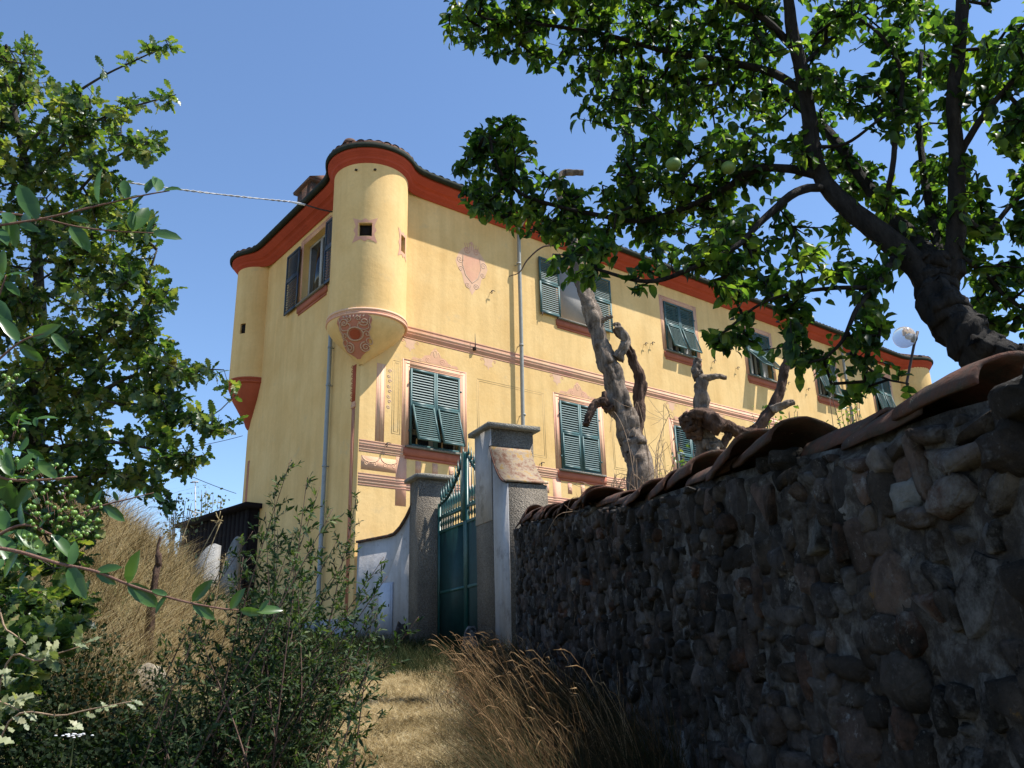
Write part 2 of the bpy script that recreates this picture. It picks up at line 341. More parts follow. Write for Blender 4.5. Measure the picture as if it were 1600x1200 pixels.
# ------------------------------------------------------------------ the villa: local frame u along the sunlit front, v along the shaded end, corner at the origin
CX, CY = -3.30834, 17.18444
villa = thing('villa', (CX, CY, 0), 'long yellow two storey villa with round corner turrets, red cornice and painted pink trim', 'house', rotz=math.pi/2-YAW)
def bear(b): return -(math.radians(b)-YAW)       # a compass bearing as an angle in the villa frame
_c, _s = math.cos(math.pi/2-YAW), math.sin(math.pi/2-YAW)
def hp(px, py, axis, val):                        # villa coordinates of a pixel on the plane axis = val
    d = CM @ np.array([(px-800)/F, -(py-600)/F, -1.0])
    o = np.array([-CX, -CY, 0.0]); Rm = np.array([[_c,_s,0],[-_s,_c,0],[0,0,1]])
    o, d = Rm@o, Rm@d; t = (val-o[axis])/d[axis]; return o+d*t
LEN, DEP, ZB, ZC = 25.5, 6.5, -.3, 11.0
def grid_wall(holes, s0, s1, z0, z1, fmap, depth=.24, step=2.5):
    mb = MB(); ss = sorted({s0, s1, *[h[0] for h in holes], *[h[1] for h in holes], *np.arange(s0, s1, step)})
    zs = sorted({z0, z1, *[h[2] for h in holes], *[h[3] for h in holes], *np.arange(z0, z1, step)})
    for a, b in zip(ss[:-1], ss[1:]):
        for c, d in zip(zs[:-1], zs[1:]):
            m_, k_ = (a+b)/2, (c+d)/2
            if any(h[0] < m_ < h[1] and h[2] < k_ < h[3] for h in holes): continue
            mb.add([fmap(a,0,c), fmap(b,0,c), fmap(b,0,d), fmap(a,0,d)], [(0,1,2,3)])
    for a, b, c, d in holes:
        V = [fmap(s, q, z) for q in (0, -depth) for s, z in ((a,c),(b,c),(b,d),(a,d))]
        mb.add(V, [(0,1,5,4),(1,2,6,5),(2,3,7,6),(3,0,4,7)])
    return mb
fR = lambda s, d, z: (s, -d, z)          # front: s along, d outward
fL = lambda s, d, z: (-d, s, z)          # end wall
GW = [(1.25,2.64), (5.78,7.18), (10.25,11.65), (14.28,15.62), (18.4,19.75), (22.4,23.7)]
UW = [(5.95,7.2), (10.27,11.66), (14.33,15.66), (18.38,19.70), (22.4,23.7)]
ZG, ZU = (4.55, 6.40), (8.74, 10.38)
Rholes = [(a, b, *ZG) for a, b in GW]+[(a, b, *ZU) for a, b in UW]
Lholes = [(2.0, 3.42, 8.90, 10.62)]
T = [((0.04,6.46), .66), ((.18,.11), .87), ((25.5,0), .80)]
w = grid_wall(Rholes, 0, LEN, ZB, 11.28, fR)
w.build('wall', 'yellow_plaster', villa, label='sunlit yellow front wall')
grid_wall(Lholes, 0, DEP, ZB, 11.28, fL).build('wall', 'yellow_plaster', villa, label='shaded yellow end wall')
bm_ = MB(); bm_.add([(LEN,0,ZB),(LEN,DEP,ZB),(LEN,DEP,11.28),(LEN,0,11.28)], [(0,1,2,3)]); bm_.add([(0,DEP,ZB),(LEN,DEP,ZB),(LEN,DEP,11.28),(0,DEP,11.28)], [(3,2,1,0)])
bm_.build('wall', 'yellow_plaster', villa, label='yellow walls at the back of the house')
def drum(cx, cy, r, z0, z1, holes, n=72, zs=None):
    mb = MB(); hz = sorted({z0, z1, *[h[1] for h in holes], *[h[2] for h in holes]}); cells = []
    for i in range(n):
        a0, a1 = 2*math.pi*i/n, 2*math.pi*(i+1)/n; am = (a0+a1)/2
        for c, d in zip(hz[:-1], hz[1:]):
            k = (c+d)/2; hole = any(abs((am-h[0]+math.pi)%(2*math.pi)-math.pi) < h[3] and h[1] < k < h[2] for h in holes)
            p = [(cx+r*math.cos(a), cy+r*math.sin(a), z) for a, z in ((a0,c),(a1,c),(a1,d),(a0,d))]
            if not hole: mb.add(p, [(0,1,2,3)])
            else:
                q = [(cx+(r-.22)*math.cos(a), cy+(r-.22)*math.sin(a), z) for a, z in ((a0,c),(a1,c),(a1,d),(a0,d))]
                cells.append((p, q, i))
                if any(abs(c-h[1]) < 1e-4 and h[1] < k < h[2] and abs((am-h[0]+math.pi)%(2*math.pi)-math.pi) < h[3] for h in holes): mb.add(p+q, [(0,1,5,4)])
                if any(abs(d-h[2]) < 1e-4 and h[1] < k < h[2] and abs((am-h[0]+math.pi)%(2*math.pi)-math.pi) < h[3] for h in holes): mb.add(p+q, [(3,7,6,2)])
                for am2, e in ((a0-(a1-a0)/2, (0,4,7,3)), (a1+(a1-a0)/2, (1,2,6,5))):
                    if not any(abs((am2-h[0]+math.pi)%(2*math.pi)-math.pi) < h[3] and h[1] < k < h[2] for h in holes): mb.add(p+q, [e])
    return mb, cells
def lathe_part(name, cx, cy, prof, mat, n=56, a0=0, a1=2*math.pi, parent=villa, label=None):
    V = []; closed = abs(a1-a0-2*math.pi) < 1e-6; m = n if closed else n+1
    for r, z in prof:
        for i in range(m): a = a0+(a1-a0)*i/n; V.append((cx+r*math.cos(a), cy+r*math.sin(a), z))
    Fs = [(j*m+i, j*m+(i+1)%m, (j+1)*m+(i+1)%m, (j+1)*m+i) for j in range(len(prof)-1) for i in range(n if closed else n)]
    me = fast_mesh(name, V, Fs, True); return link(name, me, mat, parent, label=label)
th1 = [(bear(177), 9.03, 9.35, .17), (bear(109), 8.90, 9.30, .10)]
th2 = [(bear(199), 8.86, 9.16, .13)]
for (c, r), hs, lab, ztop in ((T[0], th2, 'yellow turret at the far left corner', 11.0), (T[1], th1, 'yellow turret at the near corner', 11.0), (T[2], [], 'yellow turret at the far right corner', 11.0)):
    near_ = abs(r-.87) < 1e-6; zq = (lambda z: 6.22+(z-6.22)*.775) if near_ else (lambda z: z)
    mb, cells = drum(c[0], c[1], r, zq(7.42), 11.24, hs)
    o = mb.build('turret', 'yellow_plaster', villa, smooth=False, label=lab)
    import bmesh
    b_m = bmesh.new(); b_m.from_mesh(o.data); bmesh.ops.remove_doubles(b_m, verts=b_m.verts, dist=.0005); bmesh.ops.recalc_face_normals(b_m, faces=b_m.faces)
    for f_ in b_m.faces: f_.smooth = True
    for e_ in b_m.edges:
        if len(e_.link_faces) == 2 and e_.calc_face_angle() > .5: e_.smooth = False
    b_m.to_mesh(o.data); b_m.free()
    red = r == .66
    prof = [(r, 7.42), (r-.03, 7.30), (r-.17, 7.12), (r*.62, 6.85), (r*.36, 6.52), (r*.13, 6.2), (.02, 6.02)]
    prof = [(r, 7.42), (r-.01, 7.33), (r-.07, 7.2), (r*.80, 7.03), (r*.60, 6.82), (r*.40, 6.6), (r*.22, 6.42), (.10, 6.3), (.05, 6.22)]
    ix, iy = (.02 if c[0] < 5 else LEN-.02), (.02 if c[1] < 3 else DEP-.02)
    prof = [(a_, zq(b_)) for a_, b_ in prof]
    co = lathe_part('corbel', c[0], c[1], prof, 'brick_red_paint' if red else 'yellow_plaster', label=('red painted' if red else 'yellow')+' cone shaped corbel under a turret')
    for v_ in co.data.vertices:
        k_ = min(max((7.3-v_.co.z)/1.0, 0), 1); v_.co.x += (ix-c[0])*k_; v_.co.y += (iy-c[1])*k_
    for k_, (q0_, q1_) in enumerate(((7.40,7.455), (7.46,7.50), (7.505,7.56))):
        e_ = (.045,.03,.04)[k_]; dz_ = zq(7.42)-7.42; q0_ += dz_; q1_ += dz_; lathe_part('corbel_moulding', c[0], c[1], [(r-.01, q0_), (r+e_*.8, q0_), (r+e_, (q0_+q1_)/2), (r+e_*.8, q1_), (r-.01, q1_)], 'brick_red_paint' if red else ('pink_paint','rose_line','pale_line')[k_])
    for h in hs:
        a = h[0]; bx = MB(); d = np.array([math.cos(a), math.sin(a), 0]); tt = np.array([-d[1], d[0], 0]); z = np.array([0,0,1.])
        ctr = np.array([c[0], c[1], (h[1]+h[2])/2])+d*(r-(.06 if red else .12))
        bx.cbox(ctr, tt*(2*h[3]*r-.03), d*.02, z*(h[2]-h[1]-.004)); bx.build('dark_opening', 'dark_interior', villa)  # dark panel stands in for the shade inside the opening
        if not red:
            fr = MB(); ww = 2*h[3]*r; hh = h[2]-h[1]; n = 3
            def onT(s, z_, dd=.006): aa = a+s/r; return (c[0]+(r+dd)*math.cos(aa), c[1]+(r+dd)*math.sin(aa), z_)
            zc = (h[1]+h[2])/2; o_ = []; i_ = []
            for q in range(48):
                an = 2*math.pi*q/48; sx, sz = math.cos(an), math.sin(an); k = 1/max(abs(sx), abs(sz))
                i_.append((sx*k*(ww/2+.012), zc+sz*k*(hh/2+.012)))
                bump_ = 1+.10*math.cos(8*an)+.12*(1 if abs(sx*k) > .9 and abs(sz*k) > .9 else 0)
                o_.append((sx*k*(ww/2+.085)*bump_, zc+sz*k*(hh/2+.10)*bump_-.01))
            V = [onT(*p) for p in i_]+[onT(*p) for p in o_]; Fs = [(q, (q+1)%48, 48+(q+1)%48, 48+q) for q in range(48)]
            link('painted_surround', fast_mesh('painted_surround', V, Fs), 'rose_line', villa)
# outline of the eaves at offset d
def outline(d, nl=26):
    pts = []
    (c0, r0), (c1, r1), (c2, r2) = T
    k = lambda r: r+d*(.42 if r > .7 else .5)
    R0, R1, R2 = k(r0), k(r1), k(r2)
    e0 = math.sqrt(max(R0**2-(-d-c0[0])**2, 0)); a_end = math.atan2(-e0, -d-c0[0])%(2*math.pi)
    for t in np.linspace(R(50), a_end, 22): pts.append((c0[0]+R0*math.cos(t), c0[1]+R0*math.sin(t)))
    e1 = math.sqrt(R1**2-(-d-c1[0])**2); v1 = c1[1]+e1
    for t in np.linspace(0, 1, nl)[1:-1]: pts.append((-d, (c0[1]-e0)*(1-t)+v1*t))
    a0 = math.atan2(e1, -d-c1[0]); e2 = math.sqrt(R1**2-(-d-c1[1])**2); a1 = math.atan2(-d-c1[1], e2)%(2*math.pi)
    for t in np.linspace(a0, a1, 40): pts.append((c1[0]+R1*math.cos(t), c1[1]+R1*math.sin(t)))
    e3 = math.sqrt(R2**2-(-d-c2[1])**2)
    for t in np.linspace(0, 1, 90)[1:-1]: pts.append(((c1[0]+e2)*(1-t)+(c2[0]-e3)*t, -d))
    a2 = math.atan2(-d-c2[1], -e3)%(2*math.pi)
    for t in np.linspace(a2, R(395), 24): pts.append((c2[0]+R2*math.cos(t), c2[1]+R2*math.sin(t)))
    p = np.array(pts)
    for _ in range(5): p[1:-1] = (p[:-2]+2*p[1:-1]+p[2:])/4
    return p
def loft(prof):
    V = []; rings = []
    for d, z in prof:
        z = 10.90+(z-10.90)*.8; o = outline(d); rings.append(len(o)); V += [(a, b, z) for a, b in o]
    m = rings[0]; Fs = [(j*m+i, j*m+i+1, (j+1)*m+i+1, (j+1)*m+i) for j in range(len(prof)-1) for i in range(m-1)]
    return V, Fs, m
V, Fs, m = loft([(.01,10.90), (.06,10.905), (.065,10.97), (.10,10.975), (.105,11.0), (.16,11.005), (.175,11.04), (.21,11.07), (.27,11.10), (.29,11.105), (.295,11.15), (.35,11.155), (.355,11.20), (.41,11.205), (.42,11.30), (.42,11.36), (.0,11.37)])
link('cornice', fast_mesh('cornice', V, Fs), 'cornice_red', villa)
gut = [(.42,11.36), (.43,11.31), (.47,11.275), (.52,11.28), (.56,11.32), (.57,11.41), (.555,11.41), (.54,11.33), (.50,11.30), (.44,11.33), (.44,11.38)]
V, Fs, m = loft(gut); link('gutter', fast_mesh('gutter', V, Fs, True), 'gutter_copper', villa)
# roof: a low hip with cover tiles at the eaves
ol = outline(.47); mr = len(ol); V = [(a, b, 11.33) for a, b in ol]; V2 = [(a, b, 11.385) for a, b in ol]
rd = [(min(max(a, 3.2), 22.3), 3.25, 12.75) for a, b in ol]
Fs = [(i, i+1, mr+i+1, mr+i) for i in range(mr-1)]+[(mr+i, mr+i+1, 2*mr+i+1, 2*mr+i) for i in range(mr-1)]
V3 = V+V2+rd; k0 = len(V3); V3 += [(LEN+.5, DEP+.5, 11.385), (-.5, DEP+.5, 11.385), (22.3,3.25,12.75), (3.2,3.25,12.75)]
Fs += [(2*mr-1, k0, k0+2), (k0, k0+1, k0+3, k0+2), (k0+1, mr, 2*mr, k0+3)]
roof = link('roof', fast_mesh('roof', V3, Fs), 'terracotta', villa)
tl = MB(); cum = np.concatenate([[0], np.cumsum(np.linalg.norm(np.diff(ol, axis=0), axis=1))])
for q in np.arange(.1, cum[-1]-.1, .21):
    a = np.array([np.interp(q, cum, ol[:, 0]), np.interp(q, cum, ol[:, 1])]); b = np.array([np.interp(q+.01, cum, ol[:, 0]), np.interp(q+.01, cum, ol[:, 1])])
    tg_ = (b-a)/np.linalg.norm(b-a); inn = np.array([-tg_[1], tg_[0]])
    V = []
    for e, (L_, rr) in enumerate(((.0+random.uniform(-.012,.012), .092), (.38, .082))):
        for j in range(6):
            t_ = math.pi*j/5; p = a+inn*L_+tg_*rr*math.cos(t_); V.append((p[0], p[1], 11.355+.06*math.sin(t_)*rr/.09+L_*.36+random.uniform(-.004,.004)))
    tl.add(V, [(j, j+1, 7+j, 6+j) for j in range(5)])
tl.build('eave_tiles', 'terracotta', roof, kind='stuff')
# chimney behind the left eaves and a terracotta flue cap by the turret
cb = hp(487, 318, 0, 1.0); ct = hp(462, 322, 0, 1.0); v0, v1 = sorted((cb[1], ct[1])); zt = hp(475, 287, 0, 1.0)[2]
ch = MB(); ch.aabb(1.0, 1.75, v0+.1, v1-.1, 11.5, zt-.18); ch = ch.build('chimney', 'terracotta', roof)
cp = MB(); cp.aabb(.9, 1.85, v0, v1, zt-.18, zt-.12); cp.prism([(.88, v0-.02, zt-.11), (1.87, v0-.02, zt-.11), (1.375, v0-.02, zt+.09)], (0, v1-v0+.04, 0)); cp.build('chimney_cap', 'terracotta', roof)
fc = hp(547, 226, 0, .35); Vv = []
lathe_part('flue_cap', fc[0], fc[1], [(.10, 11.6), (.10, fc[2]-.06), (.19, fc[2]-.05), (.20, fc[2]), (.15, fc[2]+.10), (.04, fc[2]+.13), (0, fc[2]+.13)], 'terracotta', 16, parent=roof)
# white plinth along the end wall
pl = MB(); pl.aabb(-.04, 0, 0.0, DEP, ZB, .88); pl.aabb(-.04, LEN, -.04, 0, ZB, .86); pl.build('plinth', 'white_plaster', villa)
bw = MB()
for a, b, c, d in Rholes: bw = MB(); bw.aabb(a-.1, b+.1, .42, .44, c-.1, d+.1); bw.build('dark_room', 'dark_interior', villa)  # dark backing sheets stand in for the unlit rooms
bw = MB(); bw.aabb(.42, .44, 1.9, 3.5, 8.8, 10.7); bw.build('dark_room', 'dark_interior', villa)

# --- painted trim: thin painted layers 3 to 9 mm proud of the plaster
def rect_on(mb, f, s0, s1, z0, z1, d):
    if d < .012: d = d*.38+.0006
    mb.box(f(s0, 0.0005, z0), np.subtract(f(s1,0,z0), f(s0,0,z0)), np.subtract(f(s0,d,z0), f(s0,.0005,z0)), (0,0,z1-z0))
def stroke(mb, pts, wdt, f, d=.006):
    if d < .015 and (f is fR or f is fL): d = d*.38+.0008
    p = np.array(pts, float); t = np.gradient(p, axis=0); t /= np.linalg.norm(t, axis=1)[:, None]+1e-9; nn = np.stack([-t[:, 1], t[:, 0]], 1)
    w_ = np.broadcast_to(np.asarray(wdt), (len(p),))[:, None]/2
    a, b = p+nn*w_, p-nn*w_; V = [f(q[0], d, q[1]) for q in a]+[f(q[0], d, q[1]) for q in b]; m_ = len(p)
    V += [f(q[0], .0005, q[1]) for q in a]+[f(q[0], .0005, q[1]) for q in b]
    Fs = [(i, i+1, m_+i+1, m_+i) for i in range(m_-1)]+[(2*m_+i, 2*m_+i+1, i+1, i) for i in range(m_-1)]+[(m_+i, m_+i+1, 3*m_+i+1, 3*m_+i) for i in range(m_-1)]
    mb.add(V, Fs)
def spiral(cx, cz, r, turns=1.6, dir_=1, a0=0, n=26, rmin=.12):
    return [(cx+r*(1-(1-rmin)*t)*math.cos(a0+dir_*turns*2*math.pi*t), cz+r*(1-(1-rmin)*t)*math.sin(a0+dir_*turns*2*math.pi*t)) for t in np.linspace(0, 1, n)]
def arc(cx, cz, rx, rz, a0, a1, n=12): return [(cx+rx*math.cos(t), cz+rz*math.sin(t)) for t in np.linspace(R(a0), R(a1), n)]
def blob(mb, f, pts, d):
    d = d*.38+.0006
    V = [f(p[0], d, p[1]) for p in pts]; n_ = len(V); mb.add(V, [tuple(range(n_))])
# string course
b1, b2 = MB(), MB()
S0 = .92
rect_on(b1, fR, S0, 24.7, 7.10, 7.40, .003)
for z0, z1 in ((7.37,7.42), (7.22,7.25), (7.10,7.135)): rect_on(b2, fR, S0, 24.7, z0, z1, .007)
b1.build('string_course', 'pink_paint', villa); o_sc = b2.build('string_course_line', 'rose_line', villa)
b3 = MB(); rect_on(b3, fR, S0, 24.7, 7.27, 7.33, .0065); b3.build('string_course_line', 'pale_line', villa)
# apron band under the ground windows
b1, b2, b3 = MB(), MB(), MB()
rect_on(b1, fR, 0.02, 24.7, 4.28, 4.55, .003); rect_on(b1, fR, 0.02, 24.7, 3.55, 3.82, .003)
for a, b in [(0.08,1.0)]+[(GW[i][1]+.45, GW[i+1][0]-.45) for i in range(5)]: rect_on(b1, fR, a, b, 3.90, 4.20, .0035)
for a, b in GW: rect_on(b1, fR, a-.32, a-.05, 3.2, 4.28, .0045); rect_on(b1, fR, b+.05, b+.32, 3.2, 4.28, .0045)
for z0 in (4.51, 4.40, 4.28, 3.79, 3.68, 3.55): rect_on(b2, fR, 0.02, 24.7, z0, z0+.035, .0075)
for z0 in (4.45, 4.33, 3.73, 3.61): rect_on(b3, fR, 0.02, 24.7, z0, z0+.035, .0075)
b1.build('apron_band', 'pink_paint', villa); b2.build('apron_line', 'rose_line', villa); b3.build('apron_line', 'pale_line', villa)
b1, b3 = MB(), MB()
for i in range(6):     # scalloped lower edge of painted festoons on the apron
    a, b = ([(0.08,1.0)]+[(GW[k][1]+.45, GW[k+1][0]-.45) for k in range(5)])[i]; nsc = max(1, int((b-a)/.46))
    for k in range(nsc):
        c_ = a+(k+.5)*(b-a)/nsc; w_ = (b-a)/nsc*.45
        stroke(b3, arc(c_, 4.20, w_, .12, 180, 360), .03, fR, .009); stroke(b3, spiral(c_-w_*.5, 4.04, .06, 1.3), .018, fR, .009); stroke(b3, spiral(c_+w_*.5, 4.04, .06, 1.3, -1, math.pi), .018, fR, .009)
b3.build('festoon', 'pale_line', villa)
# corner pilaster
b1, b2, b3 = MB(), MB(), MB()
rect_on(b1, fR, .40, .62, 4.56, 6.35, .003)
for s in (.40, .50, .595): rect_on(b2, fR, s, s+.022, 4.56, 6.35, .0075)
for k in range(8):
    z_ = 6.22-k*.12; stroke(b3, spiral(.72+.015*(-1)**k, z_, .045, 1.2, (-1)**k), .02, fR, .006)
b1.build('painted_pilaster', 'pale_line', villa); b2.build('pilaster_line', 'rose_line', villa, kind='stuff'); b3.build('pilaster_garland', 'scroll_light', villa)
for a, b in [(.80, 1.02)]+[(GW[i][1]+.5, GW[i+1][0]-.5) for i in range(5)]:
    b1 = MB()
    for q in (0, .05):
        for (s0, s1, z0, z1) in ((a+q, a+q+.012, 4.78+q, 6.5-q), (b-q-.012, b-q, 4.78+q, 6.5-q), (a+q+.012, b-q-.012, 4.78+q, 4.79+q), (a+q+.012, b-q-.012, 6.49-q, 6.5-q)): rect_on(b1, fR, s0, s1, z0, z1, .003)
    b1.build('panel_line', 'ochre_line', villa)
# window surrounds with crests
def surround(f, a, b, c, d, crest=True, w=.17):
    m1, m2, m3 = MB(), MB(), MB()
    for (s0, s1, z0, z1) in ((a-w, a, c, d+w), (b, b+w, c, d+w), (a, b, d, d+w)): rect_on(m1, f, s0, s1, z0, z1, .004)
    for (s0, s1, z0, z1) in ((a-w-.025, a-w+.01, c, d+w+.025), (b+w-.01, b+w+.025, c, d+w+.025), (a-w+.01, b+w-.01, d+w-.01, d+w+.025), (a-.035, a-.012, c, d+.012), (b+.012, b+.035, c, d+.012), (a-.035, b+.035, d+.0121, d+.035)): rect_on(m2, f, s0, s1, z0, z1, .009)
    for (s0, s1, z0, z1) in ((a-.11, a-.085, c, d+.085), (b+.085, b+.11, c, d+.085), (a-.11, b+.11, d+.0851, d+.11)): rect_on(m3, f, s0, s1, z0, z1, .0085)
    if crest:
        mc = (a+b)/2; base = d+w+.03; half = (b-a)/2*.95
        blob(m1, f, [(mc+x*half, base+.015+h) for x, h in ((-1,0),(1,0),(.93,.07),(.6,.06),(.45,.17),(.25,.2),(.12,.34),(0,.42),(-.12,.34),(-.25,.2),(-.45,.17),(-.6,.06),(-.93,.07))], .004)
        for sg in (-1, 1):
            stroke(m2, spiral(mc+sg*half*.30, base+.10, .085, 1.5, sg), .018, f, .007)
            stroke(m3, spiral(mc+sg*half*.62, base+.055, .05, 1.4, -sg, math.pi), .016, f, .007)
            stroke(m3, arc(mc+sg*.07, base+.2, .06, .13, 90-sg*80, 90+sg*80), .02, f, .007)
        stroke(m3, arc(mc, base+.28, .05, .09, 0, 360, 16), .02, f, .0078)
    m1.build('painted_surround', 'pink_paint', villa); m2.build('surround_line', 'rose_line', villa); m3.build('surround_line', 'pale_line', villa)
for a, b in GW: surround(fR, a, b, *ZG)
for a, b in UW: surround(fR, a, b, *ZU, crest=False, w=.15)
surround(fL, 2.0, 3.42, 8.90, 10.62, crest=False, w=.15)
# sills: stone shelf with a painted red brown fascia below
def sill(f, a, b, z):
    mb = MB(); mb.box(f(a-.10, 0.0, z-.045), np.subtract(f(b+.10,0,0), f(a-.10,0,0)), np.subtract(f(0,.10,0), f(0,0,0)), (0,0,.045)); mb.build('sill', 'cap_stone', villa)
    m2 = MB(); rect_on(m2, f, a-.14, b+.14, z-.22, z-.046, .045); rect_on(m2, f, a-.10, b+.10, z-.29, z-.2201, .02); m2.build('sill_moulding', 'sill_red', villa)
for a, b in GW: sill(fR, a, b, ZG[0])
for a, b in UW: sill(fR, a, b, ZU[0])
sill(fL, 2.0, 3.42, 8.90)
# painted brackets under the ground sills
b1, b2 = MB(), MB()
for a, b in GW:
    for q in (.18, .5, .82):
        c_ = a+(b-a)*q; b1 = MB(); rect_on(b1, fR, c_-.07, c_+.07, 3.95, 4.24, .010); bo_ = b1.build('painted_bracket', 'rose_line', villa)
        b3 = MB(); stroke(b3, spiral(c_, 4.08, .055, 1.4), .016, fR, .014); b3.build('painted_scroll', 'pale_line', bo_)
    for sg in (-1, 1): stroke(b2, spiral((a+b)/2+sg*.3, 3.35, .16, 1.7, sg), .03, fR, .008); stroke(b2, spiral((a+b)/2+sg*.12, 3.12, .10, 1.4, -sg), .025, fR, .008)
b2.build('painted_scroll', 'rose_line', villa, kind='stuff')
# painted pendants under the string course
b1, b2 = MB(), MB()
for s in np.arange(1.25, 24, 2.25):
    b1 = MB(); blob(b1, fR, [(s-.16,7.09),(s-.10,6.96),(s-.14,6.9),(s-.03,6.86),(s,6.78),(s+.03,6.86),(s+.14,6.9),(s+.10,6.96),(s+.16,7.09)], .004); b1.build('painted_pendant', 'pale_line', villa)
    stroke(b2, spiral(s-.2, 7.03, .045, 1.2), .014, fR, .005); stroke(b2, spiral(s+.2, 7.03, .045, 1.2, -1, math.pi), .014, fR, .005)
b2.build('painted_scroll', 'rose_line', villa, kind='stuff')
# painted coat of arms on the front wall: plain shield in a scrolled cartouche
b1, b2, b3, b4 = MB(), MB(), MB(), MB(); sc0, zc0 = 3.03, 9.46
blob(b1, fR, [(sc0+x, zc0+z) for x, z in ((-.40,.30),(-.50,.05),(-.44,-.10),(-.30,-.28),(-.24,-.52),(-.10,-.62),(0,-.78),(.10,-.62),(.24,-.52),(.30,-.28),(.44,-.10),(.50,.05),(.40,.30),(.30,.42),(.22,.50),(.1,.52),(0,.62),(-.1,.52),(-.22,.50),(-.30,.42))], .004)
blob(b2, fR, [(sc0+x, zc0+z) for x, z in ((-.24,.28),(-.27,.0),(-.17,-.26),(0,-.42),(.17,-.26),(.27,0),(.24,.28))], .0065)
stroke(b3, [(sc0-.26,zc0+.3),(sc0-.29,zc0),(sc0-.19,zc0-.28),(sc0,zc0-.45),(sc0+.19,zc0-.28),(sc0+.29,zc0),(sc0+.26,zc0+.3)], .03, fR, .010)
for sg in (-1, 1):
    stroke(b3, spiral(sc0+sg*.37, zc0+.12, .10, 1.5, sg), .022, fR, .010); stroke(b3, spiral(sc0+sg*.34, zc0-.14, .08, 1.4, -sg), .02, fR, .010)
    stroke(b3, spiral(sc0+sg*.13, zc0-.53, .09, 1.6, sg), .022, fR, .010); stroke(b4, spiral(sc0+sg*.15, zc0+.44, .10, 1.5, sg), .03, fR, .0115)
for q in range(-3, 4): stroke(b4, [(sc0+q*.055, zc0+.46), (sc0+q*.075, zc0+.62+.02*(3-abs(q)))], .02, fR, .0115)
b4.add(*(lambda V, Fs: ([fR(*v) for v in V], Fs))([(sc0+.05*math.cos(t), .0060, zc0+.66+.05*math.sin(t)) for t in np.linspace(0, 2*math.pi, 12, endpoint=False)], [tuple(range(12))]))
b1.build('cartouche', 'pale_line', villa); b2.build('shield', 'pink_paint', villa); b3.build('cartouche_scroll', 'scroll_light', villa); b4.build('painted_crown', 'rose_line', villa)
# ornament on the corbel of the near turret
c1, r1 = T[1]; zz = np.array([6.22, 6.3, 6.42, 6.6, 6.82, 7.03, 7.2, 7.33, 7.42]); rr_ = np.array([.05, .10, r1*.22, r1*.40, r1*.60, r1*.80, r1-.07, r1-.01, r1])
a_or = bear(188)
def fC(s, d, z):
    z = min(max(z, 6.32), 7.41); r = float(np.interp(z, zz, rr_)); a = a_or-s/max(r, .34); k_ = min(max((7.3-z)/1.0, 0), 1); zz_ = 6.22+(z-6.22)*.775; k_ = min(max((7.3-zz_)/1.0, 0), 1); return (c1[0]+(.02-c1[0])*k_+(r+d)*math.cos(a), c1[1]+(.02-c1[1])*k_+(r+d)*math.sin(a), zz_-d*.6)
b1, b2, b3 = MB(), MB(), MB()
def patch(mb, f, rows, d):
    V = []; n_ = 9
    for z, a, b in rows: V += [f(a+(b-a)*i/(n_-1), d, z) for i in range(n_)]
    mb.add(V, [(j*n_+i, j*n_+i+1, (j+1)*n_+i+1, (j+1)*n_+i) for j in range(len(rows)-1) for i in range(n_-1)])
patch(b1, fC, [(7.40,-.30,.30),(7.34,-.38,.38),(7.24,-.40,.42),(7.14,-.36,.38),(7.06,-.34,.38),(6.97,-.30,.34),(6.87,-.30,.34),(6.78,-.27,.33),(6.68,-.27,.36),(6.58,-.24,.34),(6.50,-.20,.28),(6.42,-.12,.18),(6.35,-.07,.10)], .012)
patch(b2, fC, [(7.02,-.04,.04),(6.98,-.10,.10),(6.92,-.12,.12),(6.86,-.10,.10),(6.8,-.05,.05)], .020)
stroke(b3, arc(0, 6.92, .17, .15, 0, 360, 22), .03, fC, .027)
for sg in (-1, 1):
    stroke(b3, arc(sg*.20, 7.10, .12, .09, 0, 360, 14), .02, fC, .024); stroke(b3, arc(sg*.28, 6.76, .07, .07, 0, 360, 12), .018, fC, .024); stroke(b3, [(sg*.36,7.34),(sg*.33,7.2),(sg*.36,7.08),(sg*.29,6.95),(sg*.31,6.84)], .022, fC, .024)
for sg in (-1, 1):
    stroke(b3, spiral(sg*.22, 7.20, .11, 1.5, sg), .024, fC, .027); stroke(b3, spiral(sg*.10, 7.28, .07, 1.3, -sg), .02, fC, .027)
    stroke(b3, spiral(sg*.18, 6.62, .12, 2.0, sg, math.pi/2), .024, fC, .027); stroke(b3, spiral(sg*.25, 6.92, .07, 1.3, -sg), .02, fC, .027)
for q in range(-3, 4): stroke(b3, [(q*.07, 7.33), (q*.08, 7.39)], .03, fC, .027)
b1.build('corbel_ornament', 'ornament_red', villa); b2.build('corbel_boss', 'brick_red_paint', villa); b3.build('corbel_scroll', 'scroll_light', villa)
# painted pilasters of the shaded end wall
b1, b2 = MB(), MB()
for s0 in (.20, 6.18):
    rect_on(b1, fL, s0, s0+.13, .92, 5.30, .003)
    rect_on(b2, fL, s0, s0+.025, .92, 5.30, .007); rect_on(b2, fL, s0+.055, s0+.085, .92, 5.30, .007); rect_on(b2, fL, s0+.115, s0+.14, .92, 5.30, .007)
rect_on(b2, fL, .20, .36, 5.45, 6.30, .004)
for z_ in np.arange(5.5, 6.3, .11): stroke(b2, spiral(.38, z_, .05, 1.1), .02, fL, .006)
b1.build('painted_pilaster', 'pink_paint', villa, label='faded painted pilaster on the shaded end wall', kind='stuff'); b2.build('pilaster_line', 'brick_red_paint', villa, kind='stuff')
b2 = MB()
for s0 in (.17,): rect_on(b2, fL, s0, s0+.2, 5.30, 5.38, .016); rect_on(b2, fL, s0+.02, s0+.18, 5.38, 5.44, .012)
